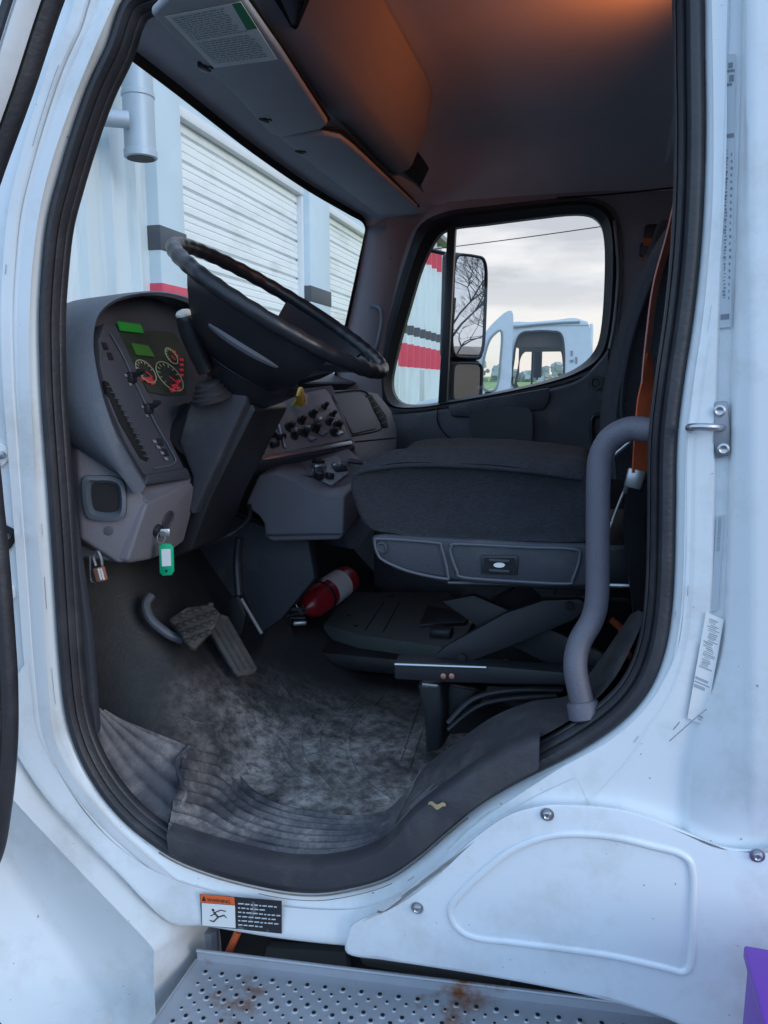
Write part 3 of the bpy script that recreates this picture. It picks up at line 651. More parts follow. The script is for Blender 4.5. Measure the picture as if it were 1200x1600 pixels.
# visors
def visor(q, name='sun_visor'):
    b = MB(); b.prism([PZ(a, c, 2.366) for a, c in q], (0, 0, -.016), .006, 3); v = b.build(name, 'visor_fabric', T); return v
v1 = visor([(236, 8), (300, -60), (378, -20), (440, 70), (512, 183), (503, 191), (440, 204), (420, 198), (370, 140), (322, 94)])
v2 = visor([(438, 207), (505, 200), (532, 206), (552, 222), (600, 268), (652, 318), (648, 326), (590, 328), (560, 305), (500, 258)])
for q, v in (((415, 186), v1), ((322, 104), v1), ((470, 236), v2)):
    b = MB(); c = PZ(*q, 2.352); b.box(c + Vector((-.004, 0, 0)), (.018, .03, .012), Matrix.Rotation(.1, 3, 'Z'), .003); b.box(c + Vector((.01, .0, 0)), (.008, .012, .01), bev=.002); b.build('visor_clip', 'black_plastic', v)
for v, q in ((v1, [(378, -20), (440, 70), (514, 186)]), (v2, [(500, 199), (532, 204), (552, 220), (600, 267), (654, 322)])):
    b = MB(); b.tube(cr([PZ(a, c, 2.366) for a, c in q], 6), .0045, 8); b.build('edge_piping', 'void', v)
# overhead console
oc_ = [(-.632, 2.386), (-.612, 2.384), (-.562, 2.398), (-.545, 2.412), (-.502, 2.49), (-.485, 2.58), (-.62, 2.62)]
b = MB(); rr = []
for y, s_ in ((.04, 1), (.3, 1), (.7, 1), (.95, 1), (1.05, .98), (1.13, .9), (1.18, .72), (1.20, .5)):
    rr.append([Vector((-.632 + (x + .632) * s_, y, 2.6 + (z - 2.6) * (1 if s_ > .8 else .95 + .05 * s_))) for x, z in oc_])
b.loft(rr, True, True, True); b.build('overhead_console', 'trim_grey', T, sharp=30)
# black speaker pocket and cab radio frame
sp_ = Plane(PZ(644, 228, 2.43), PZ(670, 264, 2.45), PZ(622, 262, 2.40))
b = MB(); b.prism([sp_.at(*q, .004) for q in ((645, 229), (671, 264), (657, 293), (622, 261))], -sp_.n * .03, .003); b.build('speaker_grille', 'void', T)
b = MB(); b.loft([[PZ(a, c, z) for a, c in q] for z, q in ((2.40, [(418, -20), (492, -20), (462, 52), (452, 48)]), (2.395, [(425, -25), (485, -25), (462, 42), (456, 40)]), (2.43, [(432, -25), (480, -25), (463, 34), (457, 32)]))], True, False, True); b.build('mirror_frame', 'void', T)
# headliner
b = MB(); rows = []
for i in range(15):
    x = -.66 + 1.11 * i / 14; row = []
    for j in range(19):
        y = .03 + 1.81 * j / 18; ey = min(y - .03, 1.84 - y); ex = min((x + .66) * 1.0 + .06, (.45 - x) * .8 + .02)
        fy = min(1, ey / .28); fx_ = min(1, max(ex, 0) / .25); z = 2.425 + .165 * (1 - (1 - fy) ** 2.2) * (1 - (1 - fx_) ** 2.2)
        row.append(Vector((x, y, z)))
    rows.append(row)
b.loft(rows, False); b.build('roof_lining', 'headliner', T, sharp=80)
b = MB(); b.prism([(-.95, 0.0, 2.47), (-.7, 0, 2.66), (.3, 0, 2.72), (.62, 0, 2.66), (.62, 0, 2.50), (.2, 0, 2.50), (.2, 0, 2.62), (-.7, 0, 2.6), (-.9, 0, 2.43)], (0, 1.9, 0), .01)
b.build('roof_shell', 'white_paint', T)
b = MB(); b.prism([(-.92, -.001, 2.43), (.62, -.001, 2.47), (.62, -.001, 2.62), (-.75, -.001, 2.62)], (0, .04, 0), .004); b.build('roof_rail', 'white_paint', T)
# back wall
b = MB(); b.prism([(.46, .0, .87), (.46, 1.9, .87), (.46, 1.9, 2.62), (.46, .0, 2.62)], (.05, 0, 0)); b.build('back_wall', 'side_trim', T)
b = MB(); b.prism([(.185, .012, .84), (.62, .012, .84), (.62, .012, 2.62), (.10, .012, 2.62), (.13, .012, 2.40), (.185, .012, 2.2)], (0, .03, 0)); b.build('rear_quarter_panel', 'white_paint', T)
b = MB(); b.prism([(.60, .0, .84), (.60, 1.9, .84), (.60, 1.9, 2.64), (.60, .0, 2.64)], (.02, 0, 0)); b.build('cab_rear_skin', 'white_paint', T)
# overhead dome lamp behind the rear pillar
b = MB(); b.box((.275, .465, 2.50), (.07, .09, .03), Matrix.Rotation(R(-36), 3, 'Z'), .01); lampo = b.build('dome_lamp', 'lamp_lens', T)
ld = bpy.data.lights.new("dome_light", 'AREA'); ld.energy = 1.7; ld.spread = R(120); ld.color = (1, .25, .055); ld.shape = 'RECTANGLE'; ld.size = .04; ld.size_y = .14
lo_ = bpy.data.objects.new("dome_light", ld); COL.objects.link(lo_); lo_.location = (.22, .52, 2.51)
lo_.rotation_euler = Vector((.95, -.32, -.22)).normalized().to_track_quat('Z', 'Y').to_euler(); put(lo_, lampo)

# ---- far A pillar and grab handle
pl = [Vector((-.885, 1.71, 2.40)), Vector((-.90, 1.72, 2.3)), Vector((-.93, 1.73, 2.15)), Vector((-.965, 1.73, 2.0)), Vector((-1.0, 1.73, 1.85)), Vector((-1.06, 1.73, 1.66))]
pr = [PY(668, 330, 1.80), PY(640, 370, 1.80), PY(622, 430, 1.80), PY(605, 510, 1.80), PY(597, 570, 1.8), PY(598, 640, 1.8)]
b = MB(); L0, L1 = cr(pl, 5), cr(pr, 5)
b.loft([[p + Vector((.012, .04, 0)) for p in L0], [p + Vector((.012, .0, 0)) for p in L0], [p.lerp(q, .35) + Vector((.0, -.03, 0)) for p, q in zip(L0, L1)], [p.lerp(q, .8) + Vector((0, -.02, 0)) for p, q in zip(L0, L1)], L1], False)
apl = b.build('windshield_pillar', 'trim_grey', T, sharp=70)
b = MB(); b.tube(cr([PY(582, 478, 1.73), PY(594, 482, 1.70), PY(597, 500, 1.70), PY(592, 530, 1.70), PY(586, 552, 1.72)], 5), .009, 10); b.build('grab_handle', 'dash_blue', apl)
b = MB(); b.lathe(PY(609, 404, 1.765), (0, -1, 0), [(0, .007), (.003, .006)], 12); b.build('screw', 'void', apl)

# ---- passenger side: wall with window hole, frame rubber, divider, glass, door panel
G = [(612, 600), (622, 545), (640, 480), (660, 415), (682, 372), (705, 357), (760, 350), (830, 341), (900, 334), (932, 343), (944, 375), (944, 450), (938, 520), (926, 552), (900, 575), (860, 592), (800, 607), (720, 622), (660, 632), (625, 628)]
O = [(590, 590), (600, 530), (618, 460), (638, 395), (658, 350), (700, 330), (760, 322), (830, 314), (905, 308), (950, 318), (970, 355), (972, 450), (962, 530), (945, 570), (905, 590), (862, 602), (800, 615), (720, 630), (655, 640), (600, 636)]
g0 = cr([PY(a, c, 1.86) for a, c in G], 4, True); g1 = cr([PY(a, c, 1.83) for a, c in G], 4, True); o1 = cr([PY(a, c, 1.80) for a, c in O], 4, True)
gc = sum(g1, Vector()) / len(g1)
b = MB(); mid = [p.lerp(q, .45) for p, q in zip(g1, o1)]
for p in mid: p.y = 1.79
b.loft([g0, g1, [p.lerp(q, .25) + Vector((0, -.012, 0)) for p, q in zip(g1, o1)], mid, [p.lerp(q, .75) + Vector((0, -.006, 0)) for p, q in zip(g1, o1)], [Vector((p.x, 1.80, p.z)) for p in o1], [Vector((p.x, 1.86, p.z)) for p in o1]], True)
pdoor = bpy.data.objects.new('passenger_door', None); COL.objects.link(pdoor); pdoor.parent = T; pdoor.matrix_parent_inverse = Matrix.Translation(-WLOC[T.name]); WLOC[pdoor.name] = Vector()
b.build('window_frame', 'black_plastic', pdoor, doubles=1e-5)
def toR(p, c=Vector((-.35, 1.86, 1.75)), hx=.95, hz=1.0):
    d = p - c; s_ = min(hx / max(abs(d.x), 1e-5), hz / max(abs(d.z), 1e-5)); q_ = c + Vector((d.x, 0, d.z)) * s_; q_.x = max(q_.x, (-.885 + (q_.z - 2.38) * .235) if q_.z > 1.70 else -1.3); return q_
b = MB(); b.loft([[Vector((p.x, 1.815, p.z)) for p in o1], [toR(Vector((p.x, 1.815, p.z))).xyz * 1.0 for p in o1]], True)
b.build('side_wall', 'side_trim', T, doubles=1e-5)
b = MB(); b.loft([[Vector((p.x, 1.9, p.z)) for p in g0], [toR(Vector((p.x, 1.9, p.z))) for p in g0]], True); b.build('body_side', 'plain_white', T, doubles=1e-5)
b = MB(); b.loft([g0, [Vector((p.x, 1.9, p.z)) for p in g0]], True); b.build('window_reveal', 'black_plastic', pdoor, doubles=1e-5)
b = MB(); b.prism([p + Vector((0, .006, 0)) for p in g0], (0, .004, 0)); b.build('window_glass', 'glass_side', pdoor)
b = MB(); b.prism([PY(a, c, 1.82) for a, c in ((699, 350), (712, 349), (705, 480), (697, 632), (684, 634), (693, 480))], (0, .035, 0), .003); b.build('window_divider', 'black_plastic', pdoor)
# light inner channel at the rear edge
b = MB(); b.tube(cr([PY(960, 345, 1.79), PY(966, 420, 1.79), PY(960, 500, 1.79), PY(952, 545, 1.79)], 5), .006, 8); b.build('weather_strip', 'trim_grey', pdoor)
# door panel with scooped sill
sill = [(590, 648), (655, 644), (720, 634), (800, 619), (862, 606), (905, 592), (935, 565), (950, 545)]
b = MB(); S0 = cr([PY(a, c, 1.80) for a, c in sill], 5); S1 = [p + Vector((0, -.05, -.018)) for p in S0]; S2 = [p + Vector((0, -.055, -.12)) for p in S0]; S3 = [Vector((p.x, p.y - .06, .9)) for p in S0]
b.loft([[p + Vector((0, .02, .006)) for p in S0], S0, [p + Vector((0, -.035, -.004)) for p in S0], S1, S2, S3], False); b.build('door_panel', 'dash_dark', pdoor, sharp=60)
b = MB(); b.loft([cr([PY(a, c, y) for a, c in ((735, 648), (760, 638), (800, 636), (828, 640), (832, 662), (828, 690), (795, 692), (740, 684))], 4, True) for y in (1.75, 1.70, 1.69)], True, False, True); b.build('door_pull', 'black_plastic', pdoor)
b = MB(); b.prism([PY(a, c, 1.735) for a, c in ((700, 634), (735, 628), (858, 606), (860, 622), (850, 640), (735, 652), (704, 650))], (0, .02, 0), .006); b.build('switch_panel', 'dash_dark', pdoor)
b = MB(); b.lathe(PY(931, 598, 1.745), (0, -1, 0), [(0, .028), (.008, .028), (.008, .015), (.004, .012)], 20); b.build('door_lock_bezel', 'black_plastic', pdoor)
b = MB(); b.ring(cr([PY(925, 655, 1.73), PY(940, 652, 1.73), PY(944, 690, 1.73), PY(928, 694, 1.73)], 4, True), .01, 8); b.build('door_handle', 'black_plastic', pdoor)
b = MB(); b.tube(cr([PY(685, 634, 1.742), PY(684, 660, 1.742), PY(700, 682, 1.742), PY(730, 700, 1.742)], 5), .003, 6); b.build('panel_seam', 'void', pdoor)
# rear side trim line of the lining
b = MB(); b.tube(cr([PY(870, 309, 1.79), PY(960, 303, 1.79), PY(1080, 290, 1.79)], 4), .003, 6); b.build('lining_seam', 'void', T)
# far belt anchor
b = MB(); b.box(PY(1018, 366, 1.79), (.05, .03, .07), bev=.012); b.box(PY(1017, 390, 1.77), (.075, .03, .05), bev=.008); fb = b.build('passenger_belt_anchor', 'black_plastic', T)
b = MB(); b.ribbon([PY(1017, 372, 1.75), PY(1017, 384, 1.75)], (.026, 0, 0)); b.ribbon([PY(1018, 396, 1.76), PY(1012, 430, 1.70), PY(1006, 470, 1.6), PY(1000, 520, 1.5)], (.026, 0, 0)); b.build('passenger_belt', 'belt_orange', T)

# ---- passenger mirrors
def mirror_(q, yy, dims, name):
    c = PY(*q, yy); rot = Matrix.Rotation(R(53), 3, 'Z') @ Matrix.Rotation(R(1.3), 3, 'X')
    b = MB(); b.box(c + rot @ Vector((0, .035, 0)), (dims[0] + .034, .07, dims[1] + .034), rot, .028, 4); h_ = b.build(name, 'black_plastic', T)
    b = MB(); t = bmesh.new()
    pts = []
    for k in range(32):
        a = 2 * math.pi * k / 32; ca, sa = math.cos(a), math.sin(a); e = .35
        pts.append(c + rot @ Vector((dims[0] / 2 * abs(ca) ** e * (1 if ca > 0 else -1), -.004, dims[1] / 2 * abs(sa) ** e * (1 if sa > 0 else -1))))
    t.free(); b.prism(pts, rot @ Vector((0, .008, 0))); b.build('mirror_glass', 'mirror', h_); b = MB(); b.ring([c + (p - c) * 1.03 + rot @ Vector((0, -.002, 0)) for p in pts], .006, 8); b.build('mirror_rim', 'black_plastic', h_); return h_
mirror_((732, 480), 2.15, (.19, .415), 'side_mirror'); mirror_((729, 597), 2.15, (.17, .16), 'side_mirror')
c = PY(760, 500, 2.2); b = MB(); b.tube([Vector((-.57, 2.26, 1.55)), Vector((-.57, 2.28, 2.30)), Vector((-.86, 2.0, 2.34))], .012, 8); b.tube([Vector((-.57, 2.26, 1.6)), Vector((-.9, 1.95, 1.5))], .014, 8); b.build('mirror_bracket', 'black_plastic', T)

# ================================================================== dashboard
def group_part(name, parent=T):
    o = bpy.data.objects.new(name, None); COL.objects.link(o); o.parent = parent; o.matrix_parent_inverse = Matrix.Translation(-WLOC[parent.name]); WLOC[o.name] = Vector(); return o
FP = Plane(PY(165, 495, .21), PY(330, 500, .60), PY(300, 745, .37))
D = group_part('instrument_cluster')
# hood shell: arch from left foot, over, to the right
arch_in = [(226, 752), (190, 690), (165, 630), (150, 570), (146, 530), (154, 496), (178, 474), (212, 464), (250, 462), (290, 472), (325, 492), (352, 520)]
arch_out = [(221, 770), (180, 705), (156, 640), (141, 575), (138, 525), (147, 488), (172, 466), (208, 457), (252, 455), (296, 465), (332, 486), (364, 518)]
ai = cr([FP.at(*q, .04) for q in arch_in], 6); ao = cr([FP.at(*q, .035) for q in arch_out], 6)
ad = cr([FP.at(*q, -.05) for q in arch_in], 6)
nn = len(ao)
back = []; back2 = []
for P_ in (ai, ao, ad):
    for p in P_: p.y = max(p.y, .075)
for i, p in enumerate(ao):
    t = i / (nn - 1); ff = min(1, .12 + max(0, t - .04) * 3.2); back.append(p + Vector(((-.09 - .02 * t) * ff, -.012, -.01 if t > .3 else .03 * (1 - t / .3) * 0))); back2.append(p + Vector((-.26 * ff, .0 + (.02 if ff < .6 else 0), -.05 * ff)))
lipc = [(a + c) / 2 + FP.n * .007 for a, c in zip(ai, ao)]
b = MB(); b.loft([ad, [p.lerp(q, .8) for p, q in zip(ad, ai)], ai, lipc, ao, [p.lerp(q, .2) + Vector((0, -.004, .0)) for p, q in zip(ao, back)], back, back2], False)
hood = b.build('hood', 'dash_blue', D, sharp=60)
# face plate
fpts = [FP.at(*q, -.035) for q in ((224, 756), (188, 694), (163, 634), (148, 574), (143, 530), (151, 492), (175, 468), (212, 458), (252, 456), (294, 466), (328, 487), (380, 520), (380, 640), (305, 742))]
b = MB(); b.prism(fpts, -FP.n * .03); b.build('face_plate', 'face_dark', D)
# switch bank (raised panel at the left)
sb = [(163, 505), (182, 508), (202, 552), (290, 735), (292, 742), (232, 752), (196, 690), (171, 630), (157, 570), (154, 530)]
b = MB(); b.prism([FP.at(*q, -.008) for q in sb], -FP.n * .03, .004); b.build('switch_panel', 'face_dark', D)
b = MB(); b.tube(cr([FP.at(*q, -.004) for q in ((172, 520), (192, 555), (215, 605), (245, 665), (272, 712), (273, 722), (262, 728), (240, 732))], 5), .0022, 6); b.build('panel_rim', 'dash_blue', D)
# bottom lip
b = MB(); b.prism([FP.at(*q, .012) for q in ((231, 741), (292, 730), (297, 738), (298, 748), (226, 758))], -FP.n * .06, .005, 3); b.build('lower_lip', 'dash_dark', D)
# fuse/vent slot with teeth
b = MB(); b.prism([FP.at(*q, -.005) for q in ((164, 594), (170, 598), (186, 630), (232, 716), (230, 721), (220, 716), (188, 660), (168, 612))], -FP.n * .01, .001); vs_ = b.build('vent_slot', 'void', D)
b = MB()
for i in range(13):
    t = i / 12; px = 167 + t * 57 + 3 * math.sin(t * 3); py = 604 + t * 108; p = FP.at(px, py, -.003); q = FP.at(px + 9 + 3 * t, py + 1 + 2 * t, -.003); b.tube([p, q], .0012, 5)
b.build('vent_vane', 'dash_blue', vs_)
for (px, py) in ((205, 590), (231, 639)):
    b = MB(); p = FP.at(px, py, -.006); q = FP.at(px + 14, py - 8, .022); b.box(p, (.02, .022, .024), bev=.005); b.tube([p, q], [.005, .0065], 8); b.tube([q - Vector((0, .008, -.003)), q + Vector((0, .010, .003))], .0055, 8)
    b.build('switch_knob', 'black_plastic', D)
    b = MB()
    for dx, dy in ((-9, -4), (-2, 10)): b.prism([FP.at(px + dx + a, py + dy + c, -.0055) for a, c in ((-2, -2), (2, -1), (3, 3), (-1, 2))], FP.n * .0006)
    b.build('switch_symbol', 'silver_plastic', D)
for (px, py) in ((164, 540), (172, 556), (250, 690), (258, 706)):
    b = MB(); b.prism([FP.at(px + a, py + c, -.004) for a, c in ((-4, -6), (3, -5), (7, 6), (0, 6))], -FP.n * .006, .0015); b.build('rocker_switch', 'black_plastic', D)
for k in range(4):
    b = MB(); b.prism([FP.at(240 + k * 6 + a, 690 + k * 9 + c, -.0045) for a, c in ((-2, -3), (3, -2), (5, 2), (0, 2))], FP.n * .0006); b.build('switch_symbol', 'silver_plastic', D)
# gauge window
b = MB(); b.prism([FP.at(*q, -.032) for q in ((180, 522), (240, 516), (272, 520), (290, 545), (293, 590), (291, 616), (262, 618), (232, 612), (212, 578))], -FP.n * .004, .0); gw = b.build('gauge_window', 'gauge_face', D)
b = MB(); b.prism([FP.at(*q, -.022) for q in ((185, 502), (220, 507), (225, 520), (190, 516))], -FP.n * .005); b.build('warning_display', 'green_lcd', D)
b = MB(); b.prism([FP.at(*q, -.026) for q in ((206, 536), (232, 540), (242, 557), (214, 554))], -FP.n * .003); b.build('odometer_display', 'green_dim', D)
def gauge(c, a_, b_, red):
    bk = MB(); bk.ring([FP.at(c[0] + a_ * math.cos(t) + .35 * b_ * math.sin(t), c[1] + b_ * math.sin(t) + .35 * a_ * math.cos(t), -.026) for t in [2 * math.pi * i / 32 for i in range(32)]], .0013, 6); gg = bk.build('gauge', 'gauge_mark', D)
    bk = MB()
    for i in range(9):
        t = math.pi * (.75 + 1.1 * i / 8); f = lambda s_: FP.at(c[0] + s_ * (a_ * math.cos(t) + .35 * b_ * math.sin(t)), c[1] + s_ * (b_ * math.sin(t) + .35 * a_ * math.cos(t)), -.026)
        bk.tube([f(.7), f(.9)], .0011, 4)
    bk.build('gauge_tick', 'gauge_mark', gg)
    bk = MB()
    for (dx, dy, s_) in red: bk.prism([FP.at(c[0] + dx + s_ * p, c[1] + dy + s_ * q, -.027) for p, q in ((-1, -.5), (.6, -.8), (1.1, .3), (-.2, .7))], FP.n * .0008)
    bk.tube([FP.at(c[0], c[1], -.024), FP.at(c[0] + a_ * .7, c[1] + b_ * .55, -.024)], .0012, 5)
    bk.build('gauge_needle', 'gauge_red', gg)
gauge((228, 580), 15, 17, [(4, 14, 7), (10, 18, 5), (-5, 12, 4)])
gauge((265, 588), 20, 22, [(8, 16, 6), (14, 8, 4), (4, 22, 5), (14, 20, 4)])
gauge((268, 556), 9, 12, [(4, -6, 3), (8, 0, 3)])
b = MB()
for k in range(4): b.prism([FP.at(283 + a, 562 + k * 8 + c, -.026) for a, c in ((-3, -2), (3, -2), (4, 2), (-1, 2))], FP.n * .0008)
b.build('warning_light', 'gauge_red', D)
b = MB(); b.lathe(FP.at(290, 650, -.03), FP.n, [(0, .03), (.01, .03), (.012, .024), (.002, .02)], 20); b.build('vent_outlet', 'void', D)
# dash top (behind the wheel, to the passenger side)
b = MB(); b.prism([(-1.30, .62, 1.70), (-1.02, .62, 1.70), (-.92, .66, 1.755), (-1.05, .66, 1.80), (-1.30, .66, 1.76)], (0, 1.12, 0), .02, 3); b.build('dash_top', 'dash_dark', T)
b = MB(); b.prism([(-1.30, .1, 1.72), (-1.02, .1, 1.72), (-1.05, .1, 1.82), (-1.3, .1, 1.76)], (0, .6, 0), .01); b.build('dash_top', 'dash_dark', T)

# lower dash, purple-grey: side cheek (towards camera) + knee panel
LD = group_part('lower_dash')
cheek = [(112, 600), (130, 628), (170, 690), (224, 772), (232, 786), (230, 796), (206, 872), (200, 879), (186, 880), (140, 850), (128, 842), (122, 720)]
CP = Plane(PY(112, 600, .12), PY(135, 850, .11), PY(231, 790, .17))
b = MB(); b.prism([CP.at(*q) for q in cheek], Vector((-.12, .05, 0)), .006, 3); ck = b.build('side_cheek', 'dash_purple', LD)
KPn = [(230, 786), (299, 752), (304, 760), (300, 800), (288, 846), (266, 862), (238, 874), (205, 880), (200, 876)]
b = MB(); KPL = Plane(CP.at(231, 790), CP.at(206, 872), PY(303, 765, .36)); b.prism([KPL.at(*q) for q in KPn], Vector((-.14, .0, .0)), .007, 3); b.build('knee_panel', 'dash_purple', LD)
b = MB(); b.prism([KPL.at(230, 786), KPL.at(299, 752), FP.at(298, 740, -.02), FP.at(226, 758, -.02), CP.at(224, 772)], Vector((-.06, 0, 0)), .003); b.build('ledge', 'dash_purple', LD)
# square air vent
vr = [(130, 748), (150, 743), (180, 744), (196, 757), (198, 800), (186, 813), (150, 812), (134, 800)]
V0 = cr([CP.at(*q, .002) for q in vr], 4, True); cc = sum(V0, Vector()) / len(V0)
b = MB(); b.loft([V0, [cc + (p - cc) * .98 + CP.n * .012 for p in V0], [cc + (p - cc) * .8 + CP.n * .015 for p in V0], [cc + (p - cc) * .66 + CP.n * .006 for p in V0], [cc + (p - cc) * .6 - CP.n * .002 for p in V0]], True)
va = b.build('air_vent', 'dash_blue', LD, sharp=50)
b = MB(); b.prism([cc + (p - cc) * .62 + CP.n * .003 for p in V0], -CP.n * .004); b.build('vent_core', 'void', va)
b = MB(); b.box(cc + CP.n * .006 + Vector((-.025, -.0, .0)), (.012, .006, .05), bev=.002); b.build('vent_vane', 'dash_dark', va)
b = MB(); b.lathe(CP.at(170, 829, -.001), CP.n, [(0, .010), (.003, .010), (.0035, .007)], 16); b.build('blanking_plug', 'face_dark', LD)
# ignition barrel recess, key
KB = KPL.at(245, 828, .002)
b = MB(); b.lathe(KPL.at(262, 812, .001), KPL.n, [(0, .022), (.002, .022), (.003, .018), (.001, .016)], 24); b.build('lighter_socket', 'dash_dark', LD)
b = MB(); b.lathe(KB, KPL.n, [(0, .014), (.01, .013), (.012, .009)], 20); b.build('ignition_barrel', 'black_plastic', LD)

# steering column box
CO = [(350, 572), (388, 612), (384, 628), (302, 806), (292, 798), (300, 745), (278, 690), (293, 640), (320, 590)]
YC0, YC1 = .36, .56
b = MB(); b.prism([PY(a, c, YC0) for a, c in CO], (0, YC1 - YC0, 0), .008, 3); co = b.build('steering_column', 'dash_dark', T)
b = MB(); b.prism([PY(a, c, YC0 + .03) for a, c in ((385, 615), (400, 640), (330, 780), (300, 860), (262, 876), (290, 800))], (0, .2, 0), .01); b.build('column_lower_cover', 'black_plastic', co)
# gear/turn stalk with boot
p0 = PY(328, 612, .345); p1 = PY(322, 580, .33); p2 = PY(300, 530, .30); p3 = PY(288, 492, .28); ax = (p1 - p0)
b = MB(); axd = (PY(316, 572, .33) - p0).normalized()
b.lathe(p0 - axd * .02, axd, [(0, .046), (.01, .048), (.014, .040), (.020, .041), (.024, .034), (.030, .036), (.034, .029), (.040, .030), (.046, .020)], 20)
lv = group_part('column_lever'); b.build('lever_boot', 'rubber', lv, sharp=50)
b = MB(); b.tube(cr([p1, p2, p3], 6), [.019] * 3 + [.021] * 3 + [.022] * 3 + [.021] * 2 + [.021, .018], 14); b.build('lever_grip', 'black_plastic', lv)
dL = (p3 - p2).normalized(); b = MB(); b.lathe(p3 - dL * .002, dL, [(0, .018), (.006, .018), (.011, .014), (.014, .004)], 18); b.build('lever_button', 'cream', lv)

# ---- steering wheel
SW = group_part('steering_wheel')
WC = PY(447, 482, .44); PL_, PR_ = PY(289, 380, .44), PY(600, 588, .44)
u = (PR_ - PL_); RAD = u.length / 2 * .985; WC = (PL_ + PR_) / 2; u.normalize(); v = Vector((0, 1, 0)); wn = u.cross(v).normalized()
if wn.z < 0: wn = -wn
print('wheel radius', RAD, 'centre', WC)
def wp(r, a, h=0.0): return WC + u * (r * math.cos(a)) + v * (r * math.sin(a)) + wn * h
nseg = 144; rr = []
for i in range(nseg):
    a = 2 * math.pi * i / nseg; rr.append(.017 + .001 * math.sin(a * 36) * (1 if math.sin(a) < .99 else 0))
b = MB(); b.ring([wp(RAD - .016, 2 * math.pi * i / nseg) for i in range(nseg)], rr, 12); b.build('rim', 'wheel_black', SW, sharp=80)
# deep dish: near spoke web, far spoke web, rear spokes, hub bowl
HB = -.16
def web(a0, a1, n_=14, name='spoke', r_in=.085, h_in=HB, r_out=None, th=.014, dip=0.0):
    ro = RAD - .018 if r_out is None else r_out; A, Bq = [], []
    for i in range(n_ + 1):
        t = i / n_; a = a0 + (a1 - a0) * t; row = []; row2 = []
        for s_, hh in ((0, 0), (.08, .16), (.2, .36), (.4, .62), (.7, .88), (1, 1)):
            ai_ = a; r = ro + (r_in - ro) * s_
            row.append(wp(r, ai_, h_in * hh + .004)); row2.append(wp(r - .003, ai_, h_in * hh - th))
        A.append(row + row2[::-1])
    return MB().loft(A, True, True, True)
web(-R(118), -R(38)).build('near_spoke', 'wheel_black', SW, sharp=50)
web(R(52), R(112)).build('far_spoke', 'wheel_black', SW, sharp=50)
b = MB()
for s_ in (-1, 1):
    pth = [wp(.07, s_ * R(20), HB + .02), wp(.14, s_ * R(20), HB * .5), wp(RAD - .02, s_ * R(17), -.004)]
    b.ribbon(cr(pth, 5), [v * .022] * 11, .007)
b.build('rear_spoke', 'wheel_black', SW)
b = MB(); b.lathe(WC + wn * (HB - .075), wn, [(0, .05), (.01, .075), (.04, .10), (.075, .125), (.095, .12), (.105, .10), (.11, .05), (.112, .01)], 40); b.build('hub_cover', 'wheel_black', SW, sharp=40)
# recessed button pod on the near spoke
sp0 = [wp(RAD - .075 - .0, -R(100) + R(46) * t, HB * .46 - .008) for t in [i / 8 for i in range(9)]]
b = MB(); b.tube([p + Vector((0, -.006, 0)) for p in sp0], [.006, .009, .011, .012, .012, .012, .011, .009, .006], 10); b.build('button_pod', 'trim_rim', SW)
b = MB(); b.tube([WC + wn * (HB - .06), WC + wn * (HB - .22) + Vector((-.04, 0, 0))], [.06, .075], 20); b.build('column_shroud', 'black_plastic', SW)

# ---- centre stack
CS = group_part('centre_console')
SP = Plane(PY(515, 607, 1.1), PY(550, 690, 1.03), PY(412, 715, .72))
b = MB(); b.prism([SP.at(*q) for q in ((380, 618), (520, 600), (558, 700), (400, 724))], -SP.n * .10, .01); b.build('stack_body', 'face_dark', CS)
b = MB(); b.prism([SP.at(*q, .006) for q in ((425, 632), (436, 622), (508, 607), (516, 615), (548, 686), (413, 712))], -SP.n * .01, .003); pn = b.build('switch_panel', 'silver_plastic', CS)
b = MB(); b.prism([SP.at(*q, .010) for q in ((410, 711), (549, 688), (552, 694), (410, 719))], -SP.n * .01, .002); b.build('panel_trim', 'steel', pn)
rnd = random.Random(11)
def knob(px, py, s_, name='switch_knob', m_='black_plastic', hgt=.022):
    k = MB(); p = SP.at(px, py, .007); k.lathe(p, SP.n, [(0, .013 * s_), (.004, .013 * s_), (.006, .009 * s_), (hgt, .0085 * s_), (hgt + .002, .006 * s_)], 12)
    k.box(p + SP.n * (hgt + .001), (.008 * s_, .024 * s_, .008), bev=.002); return k.build(name, m_, CS)
for q in ((452, 668), (470, 658), (489, 648), (458, 684), (476, 676), (494, 668), (512, 660), (508, 636), (520, 650), (527, 666), (520, 676)): knob(q[0] + rnd.uniform(-2, 2), q[1] + rnd.uniform(-2, 2), rnd.uniform(.8, 1.3))
for q in ((462, 672), (482, 668), (498, 655), (530, 676), (488, 684), (505, 676)):
    b = MB(); b.box(SP.at(*q, .016), (.02, .03, .012), Matrix.Rotation(rnd.uniform(-.5, .5), 3, 'Y'), .003); b.build('rocker_switch', 'steel' if q[0] % 4 == 2 else 'silver_plastic', CS)
for q in ((430, 694), (440, 682), (425, 680)):
    b = MB(); b.box(SP.at(*q, .01), (.015, .045, .018), bev=.004); b.build('rocker_switch', 'black_plastic', CS)
b = MB(); b.tube([SP.at(436, 664, .012), SP.at(446, 700, .012)], .005, 8); b.build('panel_divider', 'steel', CS)
b = MB(); pk = SP.at(458, 634, .01); b.tube([pk, pk + SP.n * .035], .006, 8); b.box(pk + SP.n * .045, (.016, .045, .045), Matrix.Rotation(R(38), 3, 'X'), .006); b.build('parking_brake_knob', 'yellow', CS)
b = MB(); b.box(pk + SP.n * .047 + Vector((.006, .02, -.01)), (.01, .014, .03), bev=.002); b.build('knob_face', 'cream', CS)
